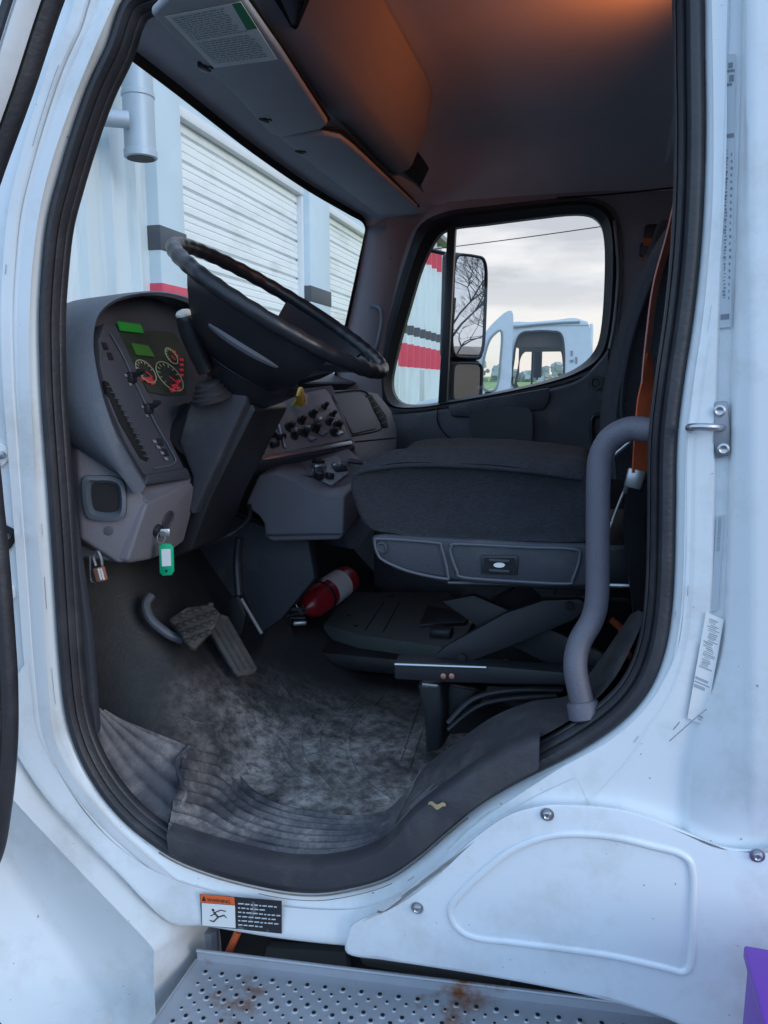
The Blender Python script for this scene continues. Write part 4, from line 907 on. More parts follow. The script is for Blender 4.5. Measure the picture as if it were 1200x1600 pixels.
# storage cubby in front of it: silver opening with clutter
b = MB(); b.prism([PY(a, c, y) for a, c, y in ((468, 722, .86), (545, 700, .98), (575, 728, 1.0), (545, 768, .8), (508, 770, .76), (492, 756, .76))], (-.05, .02, -.02), .005); b.build('cubby_tray', 'dash_purple', CS)
CT = Plane(PY(480, 725, .86), PY(548, 705, .98), PY(530, 760, .78))
b = MB(); b.prism([CT.at(*q, .006) for q in ((482, 722), (528, 710), (545, 738), (518, 758), (505, 752), (490, 738))], -CT.n * .004, .002); b.build('cubby_liner', 'silver_plastic', CS)
for i in range(9):
    px, py = 494 + rnd.uniform(0, 44), 720 + rnd.uniform(0, 24); b = MB(); c = CT.at(px, py, .012)
    b.box(c, (rnd.uniform(.015, .04), rnd.uniform(.02, .045), rnd.uniform(.01, .025)), Matrix.Rotation(rnd.uniform(0, 3), 3, 'Z') @ Matrix.Rotation(rnd.uniform(0, .6), 3, 'X'), .004); b.build('socket', 'black_plastic' if i % 3 else 'steel', CS)
for q in ((475, 742), (556, 722)):
    b = MB(); c = CT.at(*q, .004); b.loft([[c + Vector((.0, .03 * math.cos(t) * s_, 0)) + CT.n.cross(Vector((0, 1, 0))) * .035 * math.sin(t) * s_ + CT.n * h for t in [2 * math.pi * k / 20 for k in range(20)]] for s_, h in ((1, .004), (.9, .006), (.8, .003), (.7, -.004))], True, False, True); b.build('cup_holder', 'face_dark', CS)
# lower bin
b = MB(); f = [PY(a, c, .70) for a, c in ((404, 742), (428, 738), (462, 750), (492, 768), (520, 774), (538, 774), (536, 838), (530, 844), (424, 846), (414, 838), (412, 818), (404, 806), (384, 792), (386, 782))]
b.prism(f, (-.02, .26, .03), .012, 4); b.build('storage_bin', 'dash_purple', CS)
b = MB(); b.tube([PY(414, 836, .697), PY(536, 834, .697)], .003, 6); b.build('bin_seam', 'face_dark', CS)
b = MB(); b.prism([PY(a, c, .95) for a, c in ((536, 770), (560, 745), (600, 720), (600, 800), (560, 860), (545, 858), (536, 840))], (-.1, .05, 0), .01); b.build('tunnel_cover', 'face_dark', CS)
# passenger dash
PDp = Plane(PY(520, 610, 1.12), PY(560, 700, 1.08), PY(610, 640, 1.62))
b = MB(); b.prism([PDp.at(*q) for q in ((512, 608), (560, 606), (590, 612), (612, 640), (622, 672), (622, 700), (612, 718), (560, 728), (552, 700))], -PDp.n * .3 + Vector((0, .05, -.02)), .015, 3)
PD = b.build('passenger_dash', 'dash_blue', T)
b = MB(); b.prism([PDp.at(*q, .006) for q in ((520, 616), (560, 612), (575, 622), (592, 660), (588, 670), (552, 678))], -PDp.n * .006, .003, 3); b.build('glovebox_door', 'dash_blue', PD)
b = MB(); b.tube(cr([PDp.at(*q, .002) for q in ((520, 614), (562, 610), (578, 620), (596, 662), (590, 673), (550, 681))], 4), .0025, 6); b.tube([PDp.at(*q, .002) for q in ((556, 690), (618, 684))], .0025, 6); b.build('panel_gap', 'void', PD)
b = MB(); b.prism([PDp.at(*q, .004) for q in ((569, 618), (580, 616), (604, 650), (607, 668), (600, 668), (588, 645))], -PDp.n * .006, .002); vv = b.build('air_vent', 'void', PD)
b = MB()
for k in range(6): b.tube([PDp.at(572 + k * 5, 622 + k * 8, .006), PDp.at(582 + k * 4.4, 618 + k * 8, .006)], .0015, 5)
b.build('vent_vane', 'dash_dark', vv)
b = MB(); b.prism([PDp.at(*q, -.01) for q in ((553, 700), (622, 690), (615, 720), (575, 735), (556, 725))], -PDp.n * .2, .01); b.build('lower_panel', 'face_dark', PD)

# ---- pedals
b = MB(); b.tube(cr([PY(236, 930, .42), PY(228, 945, .40), PY(236, 968, .39), PY(262, 990, .40), PY(285, 1000, .42)], 6), .012, 10); bp_ = group_part('brake_pedal'); b.build('pedal_arm', 'dash_blue', bp_)
BP = Plane(PY(265, 965, .40), PY(330, 960, .46), PY(300, 1008, .37))
b = MB(); b.prism([BP.at(*q) for q in ((264, 966), (292, 948), (332, 944), (345, 958), (336, 978), (306, 1012), (296, 1010))], -BP.n * .018, .005, 3); pp = b.build('pedal_pad', 'pedal_rubber', bp_)
b = MB()
for i in range(6):
    for j in range(4):
        p = (274 + i * 11 + j * 6.5, 966 - i * 4.2 + j * 11.5)
        if p[0] < 336: b.box(BP.at(*p, .003), (.0125, .0125, .010), None, .002)
b.build('pad_stud', 'pedal_rubber', pp)
AP = Plane(PY(335, 965, .52), PY(365, 960, .56), PY(385, 1050, .50))
b = MB(); b.prism([AP.at(*q) for q in ((322, 978), (345, 958), (357, 962), (404, 1044), (398, 1054), (372, 1057), (366, 1050))], -AP.n * .02, .006, 3); ap = b.build('accelerator_pedal', 'pedal_rubber', T)
b = MB()
for k in (-9, 0, 9): b.tube([AP.at(345 + k, 978 - k * .3, .002), AP.at(384 + k, 1046 - k * .3, .002)], .0016, 6)
b.build('pedal_rib', 'pedal_rubber', ap)
b = MB(); b.prism([PY(a, c, .6) for a, c in ((358, 936), (372, 930), (384, 960), (378, 990), (362, 1000))], (0, .04, 0), .004); b.tube(cr([PY(374, 840, .62), PY(371, 880, .62), PY(374, 930, .6)], 5), .012, 10); st = b.build('steering_shaft', 'black_plastic', T)
b = MB(); b.tube([PY(377, 936, .58), PY(409, 990, .56)], .005, 8); b.build('shaft_clamp', 'steel', st)
b = MB(); b.tube(cr([PY(270, 868, .45), PY(320, 850, .55), PY(365, 832, .6), PY(388, 810, .65), PY(390, 790, .7)], 6), .006, 8); b.build('wiring_loom', 'metal_dark', T)

# ---- driver seat
SEAT = group_part('driver_seat')
pf = [(547, 770), (550, 742), (566, 730), (620, 722), (700, 723), (780, 727), (860, 737), (912, 745), (930, 762), (935, 800), (925, 845), (880, 850), (800, 848), (700, 846), (620, 838), (570, 822)]
P3 = [PY(a, c, .21) for a, c in pf]; cen = sum(P3, Vector()) / len(P3); rings = []
for y, s_, cw in ((.215, .86, 0), (.205, .95, 0), (.21, .985, .0), (.235, 1.0, .006), (.30, 1.0, .016), (.40, 1, .012), (.5, 1, .008), (.6, 1, .010), (.68, 1.0, .014), (.73, .99, .01), (.745, .95, 0), (.74, .86, 0)):
    rg = []
    for i, p in enumerate(P3):
        q = cen + (p - cen) * s_; q = Vector((q.x, y, q.z + (cw if 2 <= i <= 7 else 0)));
        if 2 <= i <= 7: q.z += .004 * math.sin((i - 2) / 5 * math.pi)
        rg.append(q)
    rg = cr(rg, 8, True)
    for q in rg:
        nz_ = mnoise.noise(q * 9.0) * .005 + mnoise.noise(q * 26.0) * .0018
        q.z += nz_; q.y += nz_ * .6 if y < .3 else 0
    rings.append(rg)
cb = MB(); cb.loft(rings, True, True, True); cush = cb.build('seat_cushion', 'seat_fabric', SEAT, sharp=80)
b = MB(); b.tube(cr([PY(553, 744, .206), PY(572, 735, .203), (PY(640, 727, .203)), PY(740, 729, .203), PY(840, 738, .203), PY(908, 748, .205)], 6), .004, 8); b.build('piping', 'seat_fabric', cush)
# shell side trim
YT0 = .20
tr = [(579, 838), (600, 835), (720, 842), (840, 848), (925, 850), (932, 900), (925, 918), (840, 918), (740, 912), (690, 904), (640, 896), (600, 882), (584, 866)]
b = MB(); b.prism([PY(a, c, YT0) for a, c in tr], (0, .02, 0), .008, 3); stt = b.build('side_trim', 'dash_dark', SEAT)
def rimloop(pts, nm):
    pp_ = cr([PY(a, c, YT0 - .003) for a, c in pts], 4, True); b = MB(); b.ring(pp_, .003, 8); b.build(nm, 'trim_rim', stt)
rimloop([(586, 845), (600, 842), (680, 848), (690, 856), (700, 898), (694, 904), (640, 893), (600, 876), (590, 864)], 'trim_bezel')
rimloop([(706, 854), (716, 850), (820, 855), (896, 858), (906, 870), (895, 905), (884, 912), (800, 908), (724, 902), (714, 892), (704, 864)], 'trim_bezel')
b = MB(); b.lathe(PY(597, 855, YT0 - .001), (0, -1, 0), [(0, .012), (.004, .012), (.005, .008), (.003, .006)], 20); b.build('trim_screw', 'dash_dark', stt)
b = MB(); pp_ = [(751, 868), (808, 868), (810, 876), (808, 899), (752, 897)]; b.prism([PY(a, c, YT0 - .004) for a, c in pp_], (0, .006, 0), .002); lb = b.build('adjuster_panel', 'black_plastic', stt)
b = MB(); b.loft([[PY(a, c, y) for a, c in ((756, 872), (804, 872), (805, 893), (757, 891))] for y in (YT0 - .005, YT0 - .0065)] , True, True, True); b.build('adjuster_rocker', 'void', lb)
b = MB(); b.prism([PY(780 + 9 * math.cos(t), 883 + 4 * math.sin(t), YT0 - .008) for t in [k * math.pi / 6 for k in range(12)]], (0, .002, 0)); b.build('adjuster_mark', 'white_decal', lb)
b = MB(); b.box(PY(780, 876, YT0 - .008), (.04, .005, .006), bev=.002); b.box(PY(780, 892, YT0 - .008), (.04, .005, .006), bev=.002); b.build('adjuster_key', 'dash_dark', lb)
# rear shell + pan + backrest
b = MB(); b.prism([PY(a, c, .26) for a, c in ((590, 845), (940, 850), (1008, 850), (1008, 918), (930, 926), (700, 915), (610, 890))], (0, .44, 0), .01); b.build('seat_pan', 'black_plastic', SEAT)
b = MB(); b.tube([PY(925, 914, .22), PY(1010, 916, .22)], .004, 6); b.tube([PY(700, 910, .22), PY(925, 914, .22)], .003, 6); b.build('pan_edge', 'steel', SEAT)
bk = [(952, 745), (949, 700), (952, 640), (962, 580), (980, 510), (1005, 440), (1035, 380), (1062, 340)]
B0 = [PY(a, c, .26) for a, c in bk]; rg = []
for y, s_ in ((.235, .03), (.22, .012), (.235, .0), (.30, -.012), (.5, 0.02), (.7, -.012), (.735, 0), (.75, .02)):
    rg.append([p + Vector((s_, y - p.y, 0)) for p in cr(B0, 4)] + [p + Vector((.13 - s_ * .5, y - p.y, .01)) for p in cr(B0, 4)][::-1])
b = MB(); b.loft(rg, True, True, True); bkr = b.build('backrest', 'seat_fabric', SEAT, sharp=70)
b = MB(); b.tube(cr([PY(975, 700, .217), PY(972, 620, .217), PY(985, 540, .217), PY(1010, 460, .217), PY(1040, 395, .217)], 5), .004, 6); b.build('backrest_seam', 'void', bkr)
# suspension: scissor arms, rails, damper, boot
SB = group_part('seat_suspension')
b = MB(); b.prism([PY(a, c, .30) for a, c in ((678, 1026), (700, 1008), (790, 958), (850, 938), (905, 936), (920, 945), (900, 968), (800, 1010), (730, 1036), (690, 1037))], (0, .02, 0), .004); sa = b.build('scissor_arm', 'metal_dark', SB)
for q in ((722, 1027), (890, 946)):
    b = MB(); b.lathe(PY(*q, .298), (0, -1, 0), [(0, .009), (.006, .009), (.007, .005)], 14); b.build('pivot_bolt', 'void', sa)
b = MB(); b.prism([PY(a, c, .34) for a, c in ((690, 940), (740, 930), (810, 960), (960, 1030), (1000, 1060), (960, 1062), (860, 1040), (760, 990))], (0, .02, 0), .004); b.build('scissor_arm', 'metal_dark', SB)
b = MB(); b.prism([PY(a, c, .27) for a, c in ((615, 1034), (700, 1036), (800, 1044), (945, 1056), (950, 1072), (800, 1070), (700, 1067), (616, 1062))], (0, .05, 0), .005); rl = b.build('base_rail', 'metal_dark', SB)
b = MB(); b.tube([PY(617, 1038, .268), PY(760, 1043, .268)], .003, 6); b.build('rail_edge', 'steel', rl)
for q in ((693, 1056), (706, 1056)):
    b = MB(); b.lathe(PY(*q, .268), (0, -1, 0), [(0, .006), (.003, .006), (.004, .003)], 12); b.build('rail_bolt', 'copper', rl)
b = MB(); b.prism([PY(a, c, .32) for a, c in ((650, 1068), (690, 1068), (694, 1110), (690, 1172), (664, 1180), (662, 1120))], (.02, .25, 0), .01, 3); b.build('base_bracket', 'black_plastic', SB)
b = MB(); b.box(PY(672, 1071, .316), (.035, .006, .007), bev=.001); b.build('bracket_edge', 'steel', SB)
b = MB(); b.prism([PY(a, c, .62) for a, c in ((700, 1062), (950, 1066), (985, 1000), (985, 940), (770, 930), (755, 1000), (690, 1060), (690, 1150), (860, 1140))], (0, .04, 0), .01); b.build('suspension_boot', 'void', SB)
b = MB(); b.tube(cr([PY(700, 1130, .30), PY(740, 1092, .32), (PY(800, 1078, .33)), PY(880, 1078, .34)], 5), .006, 8); b.tube(cr([PY(700, 1140, .34), PY(760, 1098, .36), PY(870, 1086, .38)], 5), .006, 8); b.build('air_hose', 'rubber', SB)
b = MB(); b.prism([PY(a, c, .36) for a, c in ((700, 1072), (745, 1080), (715, 1118), (698, 1140))], (0, .02, 0), .005); b.prism([PY(a, c, .40) for a, c in ((760, 1076), (850, 1080), (800, 1092), (750, 1100))], (0, .02, 0), .004); b.build('base_plate', 'metal_dark', SB)
b = MB(); b.tube(cr([PY(728, 955, .42), PY(738, 965, .42), PY(735, 972, .42)], 4), .004, 6); b.tube([PY(785, 1040, .33), PY(792, 1032, .33)], .005, 6); b.build('orange_clip', 'belt_orange', SB)
b = MB(); b.tube(cr([PY(955, 968, .5), PY(975, 990, .5), PY(965, 1015, .48), PY(985, 1025, .46)], 5), .008, 8); b.build('orange_wire', 'belt_orange', SB)
b = MB(); b.lathe(PY(790, 962, .5), (.3, -.5, .3), [(0, .05), (.01, .052), (.10, .052), (.11, .045)], 20); b.build('air_spring', 'metal_dark', SB)
# ---- grab handle by the seat
hp = [PY(1040, 672, .065), PY(1016, 672, .07), PY(985, 670, .085), PY(955, 685, .095), PY(939, 712, .10), PY(935, 750, .10), PY(934, 850, .10), PY(933, 930, .10), PY(925, 968, .095), PY(905, 1005, .08), PY(899, 1045, .062), PY(910, 1100, .05)]
b = MB(); b.tube(cr(hp, 8), .0205, 18); gh = b.build('entry_grab_handle', 'handle_grey', T, sharp=80)
b = MB(); e = hp[-1]; d = (hp[-1] - hp[-2]).normalized(); b.lathe(e - d * .005, d, [(0, .024), (.004, .027), (.028, .028), (.032, .02)], 18); b.build('handle_foot', 'handle_grey', gh)
# ---- driver seat belt
pth = cr([PY(1062, 300, .13), PY(1045, 372, .14), PY(1024, 450, .15), PY(1012, 540, .15), PY(1006, 600, .15)], 6)
b = MB(); b.ribbon(pth, [Vector((.0065, .022, 0)).lerp(Vector((.005, .02, 0)), i / (len(pth) - 1)) for i in range(len(pth))], .0012); sbp = group_part('driver_seat_belt'); b.build('shoulder_webbing', 'belt_pink', sbp)
pth = cr([PY(1014, 552, .155), PY(1012, 590, .155), PY(1006, 640, .155), PY(1002, 690, .155), PY(999, 738, .15)], 6)
b = MB(); b.ribbon(pth, [Vector((.004, .018, 0)).lerp(Vector((.0125, .012, 0)), min(1, i / 10)) for i in range(len(pth))], .0014); b.build('lap_webbing', 'belt_orange', sbp)
b = MB(); b.box(PY(992, 748, .145), (.03, .008, .034), Matrix.Rotation(R(12), 3, 'Y'), .003); b.tube([PY(982, 758, .15), PY(978, 768, .16)], .006, 8); b.build('latch_plate', 'steel', sbp)
b = MB(); b.ribbon(cr([PY(998, 758, .152), PY(990, 820, .17), PY(996, 880, .18), PY(1005, 960, .2)], 6), (.018, .006, 0), .002); b.build('lower_webbing', 'black_plastic', sbp)
b = MB(); b.tube(cr([PY(978, 760, .2), PY(962, 800, .21), PY(948, 840, .22)], 5), .003, 6); b.tube(cr([PY(985, 690, .2), PY(955, 715, .21)], 4), .003, 6); b.build('recliner_cable', 'steel', SEAT)
# diagonal thin cord by the passenger seat
b = MB(); b.tube(cr([PY(1050, 345, .3), PY(1000, 470, .5), PY(955, 555, .8)], 5), .0018, 6); b.build('visor_cord', 'cable', T)
# passenger seat (behind the driver seat back)
b = MB(); rgp = []
for y, s_ in ((1.10, .03), (1.12, .0), (1.2, -.01), (1.5, -.01), (1.58, .0), (1.6, .03)):
    rgp.append([Vector((x + s_, y, z)) for x, z in ((.06, 1.5), (.05, 1.7), (.09, 1.95), (.16, 2.2), (.30, 2.2), (.24, 1.5))])
b.loft(rgp, True, True, True); ps = b.build('passenger_seat', 'seat_fabric', T, sharp=60)
b = MB(); b.prism([(-.05, 1.12, 1.30), (-.05, 1.12, 1.46), (.02, 1.12, 1.50), (.3, 1.12, 1.5), (.3, 1.12, 1.3)], (0, .48, 0), .03, 3); b.build('seat_base', 'seat_fabric', ps)
b = MB(); b.box((.1, 1.36, 1.1), (.4, .4, .42), bev=.03); b.build('seat_pedestal', 'black_plastic', ps)

# ================================================================== outside pieces of the truck
# fairing panel with pressed bead and three bolts
fo = [(543, 1490), (544, 1458), (556, 1440), (600, 1420), (640, 1397), (680, 1366), (725, 1322), (765, 1290), (800, 1270), (840, 1259), (880, 1256), (960, 1262), (1020, 1278), (1070, 1298), (1115, 1318), (1160, 1326), (1230, 1328), (1330, 1330), (1330, 1700), (1180, 1660), (1060, 1600), (1000, 1578), (920, 1556), (800, 1532), (680, 1512), (600, 1500)]
YF = -.03
def edge_c(y, k=0):
    P = [PY(a, c, y) for a, c in fo]; C = cr(P, 5, True)
    if k:
        n = len(C); o = []
        for i in range(n):
            t = C[(i + 1) % n] - C[i - 1]; t.y = 0; t.normalize(); o.append(C[i] + Vector((t.z, 0, -t.x)) * k)
        return o
    return C
c0 = edge_c(YF); tstc = edge_c(YF, .01); cenf = sum(c0, Vector()) / len(c0)
sg = 1 if (tstc[20] - cenf).length < (c0[20] - cenf).length else -1
b = MB(); b.loft([edge_c(-.002), edge_c(YF + .006), edge_c(YF + .001, .002 * sg), edge_c(YF - .0005, .006 * sg)], True)
inner = edge_c(YF - .0005, .006 * sg)
fcs = b.bm.faces.new([b.bm.verts.new(p) for p in inner]); bmesh.ops.triangulate(b.bm, faces=[fcs])
fp = b.build('step_fairing', 'fairing_paint', T, sharp=40, doubles=1e-5)
bead = [(704, 1420), (720, 1396), (760, 1358), (800, 1328), (850, 1308), (900, 1303), (960, 1308), (1020, 1322), (1065, 1335), (1082, 1360), (1082, 1430), (1080, 1500), (1068, 1518), (1040, 1512), (960, 1494), (880, 1482), (800, 1472), (740, 1464), (712, 1446)]
b = MB(); rb = cr([PY(a, c, YF - .0005) for a, c in bead], 6, True); b.ring(rb, .0062, 12)
for vtx in b.bm.verts: vtx.co.y = YF - .0006 + (vtx.co.y - YF) * .8
b.build('pressed_bead', 'fairing_paint', fp, sharp=80)
for q in ((855, 1272), (652, 1418), (1183, 1336)):
    b = MB(); p = PY(*q, YF - .001); b.lathe(p, (0, -1, 0), [(0, .0115), (.002, .0115), (.0025, .008), (.007, .0075), (.008, .005), (.006, .003)], 18); b.build('bolt', 'steel', fp)
# fender / hood side at the lower left
e0 = [(10, 1160), (30, 1188), (70, 1248), (120, 1304), (170, 1352), (220, 1400), (272, 1446), (326, 1450), (333, 1500), (336, 1620), (338, 1750)]
e1 = [(-10, 1215), (25, 1252), (60, 1290), (110, 1343), (150, 1385), (195, 1432), (238, 1478), (242, 1496), (243, 1540), (246, 1620), (248, 1750)]
e2 = [(-60, 1270), (-5, 1320), (30, 1375), (70, 1430), (105, 1480), (130, 1520), (158, 1565), (168, 1590), (175, 1640), (180, 1700), (184, 1780)]
e3 = [(-160, 1400), (-80, 1480), (-30, 1560), (20, 1620), (70, 1680), (100, 1720), (140, 1760), (150, 1790), (155, 1820), (160, 1860), (165, 1900)]
def ev(l, y, tail=None): return cr([PY(a, c, y if tail is None or i < 7 else tail) for i, (a, c) in enumerate(l)], 6)
E0, E1, E2, E3 = ev(e0, .015, .12), ev(e1, -.055), ev(e2, -.03), ev(e3, -.12)
def mixr(A, B, t): return [p.lerp(q, t) for p, q in zip(A, B)]
b = MB(); off = Vector((0, -.004, .002))
b.loft([[p + Vector((0, .05, -.01)) for p in E0], E0, mixr(E0, E1, .1), mixr(E0, E1, .9), [p + off for p in E1], [p + Vector((0, .004, -.004)) for p in mixr(E1, E2, .08)], mixr(E1, E2, .5), [p + Vector((0, .006, 0)) for p in mixr(E1, E2, .95)], [p + Vector((0, .004, 0)) for p in mixr(E2, E3, .12)], mixr(E2, E3, .5), E3], False)
fd = b.build('front_fender', 'white_paint', T, sharp=60)
# open driver door: swung forward, only its rear edge strip is in the picture
DD = group_part('driver_door'); dv_ = Vector((-.55, -.83, 0)).normalized(); dn = Vector((dv_.y, -dv_.x, 0))
YD = -.16
de = [(168, -160), (102, 0), (52, 148), (0, 292), (-30, 400), (-32, 600), (-5, 690), (8, 800), (16, 880), (25, 1000), (29, 1080), (28, 1170), (18, 1270), (2, 1345), (-40, 1420)]
DE = cr([PY(a, c, YD) for a, c in de], 6)
def dsec(d, t): return [p + dv_ * d + Vector((.8, -.5, 0)).normalized() * t for p in DE]
b = MB(); b.loft([dsec(0, -.03), dsec(0, 0), dsec(.006, .008), dsec(.018, .01), dsec(.028, .006), dsec(.03, -.01)], False); b.build('door_seal', 'rubber', DD, sharp=60)
ndw = 24
b = MB(); W = lambda d, t: dsec(d, t)[:ndw + 1]; b.loft([W(.03, -.01), W(.032, .004), W(.05, .008), W(.062, .002), W(.064, -.02)], False); b.build('window_frame', 'white_paint', DD, sharp=60)
b = MB(); b.loft([W(.064, -.01), W(.07, -.004), W(.078, -.012)], False); b.build('window_seal', 'rubber', DD)
b = MB(); b.loft([W(.078, -.014), W(.7, -.014)], False); b.build('window_glass', 'glass_side', DD)
b = MB(); V_ = lambda d, t: dsec(d, t)[ndw + 2:]; b.loft([V_(.03, -.01), V_(.032, .0), V_(.06, .004), V_(.75, .004), V_(.78, -.02), V_(.78, -.06), V_(0, -.06), V_(0, -.03)], False); b.build('door_panel', 'white_paint', DD, sharp=50)
# hinges on the front pillar
for q in ((6, 711), (14, 926)):
    b = MB(); c = [(q[0] - 22, q[1] - 16), (q[0] - 2, q[1] - 19), (q[0] + 12, q[1] - 8), (q[0] + 13, q[1] + 6), (q[0] - 4, q[1] + 20), (q[0] - 22, q[1] + 12)]
    b.prism([PY(a, d, .006) for a, d in c], (0, -.006, 0), .002); h_ = b.build('door_hinge', 'white_paint', T)
    b = MB(); b.lathe(PY(q[0] - 1, q[1], 0), (0, -1, 0), [(0, .008), (.006, .008), (.007, .004)], 8); b.build('hinge_bolt', 'steel', h_)
b = MB(); b.prism([PY(a, c, .004) for a, c in ((6, 818), (22, 826), (28, 838), (18, 856), (4, 866))], (0, -.004, 0), .001); dch = b.build('door_check', 'void', T)
b = MB(); b.tube([PY(12, 838, .0), PY(-6, 846, -.1)], .007, 8); b.build('check_arm', 'steel', dch)
b = MB(); b.tube([PY(22, 925, -.02), PY(26, 940, -.02), PY(22, 1086, -.02)], .0001, 4)
# striker
b = MB(); b.prism([PY(a, c, -.001) for a, c in ((1116, 628), (1136, 626), (1140, 670), (1138, 712), (1120, 716), (1114, 690))], (0, -.006, 0), .002, 2); sk = b.build('door_striker', mat('striker_metal', (.28, .29, .32), .45, metal=.7, var=.3), T)
b = MB(); b.tube(cr([PY(1128, 668, -.006), PY(1118, 668, -.03), PY(1092, 667, -.038), PY(1078, 668, -.03), PY(1078, 670, -.004)], 5), .006, 10); b.build('striker_loop', 'steel', sk)
for q in ((1124, 642), (1130, 702)):
    b = MB(); b.lathe(PY(*q, -.007), (0, -1, 0), [(0, .009), (.002, .009), (.003, .006), (.0015, .003)], 14); b.build('striker_bolt', 'steel', sk)
# jamb labels: aged barcode stickers (plain bars, unreadable print)
rnd = random.Random(21)
def strip(cl_, wd, y, name, inkm, n_, w_=.8, lines=None, par=None):
    pass
def jamb_label(pts_top, name, marks):
    """pts: centreline stations (px, py, halfwidth px)"""
    b = MB(); Lf = [PY(a - h, c, .0055 - .003) for a, c, h in pts_top]; Rg = [PY(a + h, c, .0055 - .003) for a, c, h in pts_top]
    return b
def lab(name, q, y, marks, lm='label_grey', inkm='ink_faint', slant=0):
    """q: (px0,py0) top centre -> (px1,py1) bottom centre, half width"""
    (x0, y0), (x1, y1), hw = q; b = MB(); n_ = 6; A, B_ = [], []
    for i in range(n_ + 1):
        t = i / n_; px = x0 + (x1 - x0) * t; py = y0 + (y1 - y0) * t; A.append(PY(px - hw, py + slant, y)); B_.append(PY(px + hw, py - slant, y))
    b.loft([A, B_], False); o = b.build(name, lm, T)
    b = MB()
    for (t0, t1, s0, s1) in marks:
        P = lambda t, s_: PY(x0 + (x1 - x0) * t + s_ * hw, y0 + (y1 - y0) * t - slant * s_, y - .0005)
        b.loft([[P(t0, s0), P(t1, s0)], [P(t0, s1), P(t1, s1)]], False)
    b.build('print', inkm, o)
mk = []
for i in range(30): t = .02 + i * .0065; mk.append((t, t + .003 * rnd.choice((.6, 1, 1.6)), -.1, .9))
mk = [(.03, .05, -.3, .5), (.055, .065, -.5, .8), (.075, .10, -.1, .7), (.105, .115, -.6, .4), (.29, .305, -.8, .9), (.97 - .02, .97, -.8, .7)]
for i in range(44):
    t = .35 + i * .0125; mk.append((t, t + .008 * rnd.random() + .002, -.55 + .2 * rnd.random(), -.2 + .2 * rnd.random()))
    if i % 2: mk.append((t, t + .01, .45, .62 + .2 * rnd.random()))
lab('certification_label', ((1141, 85), (1133, 512), 9), .0015, mk, 'label_grey', 'ink_mid', 1)
mk = [(i * .012 + .02, i * .012 + .025 + rnd.random() * .006, -.5, .3) for i in range(30)]
lab('jamb_label', ((1126, 805), (1116, 955), 6), .0030, mk, 'label_grey', 'ink_faint', 1)
mk = []
for i in range(26):
    t = .04 + i * .018; mk.append((t, t + .006 + rnd.random() * .008, -.7 + rnd.random() * .5, .1 + rnd.random() * .7))
mk += [(.60, .625, -.9, .5), (.64, .655, -.9, .7), (.67, .70, -.9, .3), (.93, .95, .0, .6), (.96, .97, .1, .5)]
lab('service_label', ((1117, 962), (1088, 1128), 14), -.0075, mk, 'white_decal', 'ink_faint', -6)
# scratches on the pillar
b = MB()
for pts in ([(1104, 1108), (1080, 1128), (1046, 1158)], [(1118, 1118), (1106, 1134)], [(1152, 1150), (1156, 1190)], [(1062, 1128), (1052, 1140)]):
    b.tube(cr([PY(a, c, -.0155 if a > 1060 else -.0075) for a, c in pts], 4), .0008, 4)
b.build('paint_scratch', 'rub', T)
# warning decal on the rocker sill
def dq(px, py, off=0): return PY(px, py, -.0145 - off)
b = MB(); b.prism([dq(*q) for q in ((312, 1397), (440, 1408), (440, 1459), (315, 1446))], (0, .001, 0)); wd = b.build('warning_decal', 'black_decal', T)
b = MB(); b.prism([dq(*q, .0008) for q in ((313, 1397), (366, 1402), (367, 1414), (313, 1410))], (0, .0004, 0)); b.build('decal_header', 'orange_decal', wd)
b = MB(); b.prism([dq(*q, .0008) for q in ((315, 1411), (367, 1415), (368, 1450), (316, 1446))], (0, .0004, 0)); b.build('decal_panel', 'white_decal', wd)
X_ = dq(366, 1402) - dq(313, 1397); Yv = Vector((0, 0, 1))
text_obj('decal_text', 'WARNING', dq(324, 1408.5, .0014), X_, Yv, .0105, 'black_decal', wd, .0001)
b = MB(); b.prism([dq(*q, .0014) for q in ((315, 1407.5), (322, 1408.5), (318.5, 1400))], (0, .0002, 0))
# falling figure
b.lathe(dq(333, 1422, .0012), (0, -1, 0), [(0, .0028), (.0004, .0028)], 12)
for p, q, r_ in (((334, 1425), (341, 1433), .0020), ((335, 1426), (345, 1422), .0011), ((345, 1422), (353, 1424), .0010), ((341, 1433), (350, 1430), .0014), ((341, 1433), (334, 1440), .0014), ((334, 1440), (328, 1438), .0012), ((336, 1428), (329, 1431), .0010), ((350, 1430), (354, 1434), .0012)):
    b.tube([dq(*p, .0011), dq(*q, .0011)], r_, 6)
b.build('falling_figure', 'black_decal', wd)
b = MB()
for r_ in range(6):
    x = 372
    while x < 432:
        l = rnd.uniform(3, 9); b.prism([dq(x + a, 1411 + r_ * 6.6 + (x - 372) * .09 + c, .0008) for a, c in ((0, 0), (l, .3), (l, 2.3), (0, 2.0))], (0, .0002, 0)); x += l + 2
        if r_ in (1, 5) and x > 410: break
b.build('decal_print', 'label_grey', wd)
# step tread below, chassis behind
ZT = .70
st0, st1 = PY(318, 1500, .02), PY(1180, 1608, .02)
print('step', st0, st1)
ZT = st0.z - .012
S = group_part('entry_step')
xL, xR = st0.x - .02, .5
yB, yF = .03, -.32
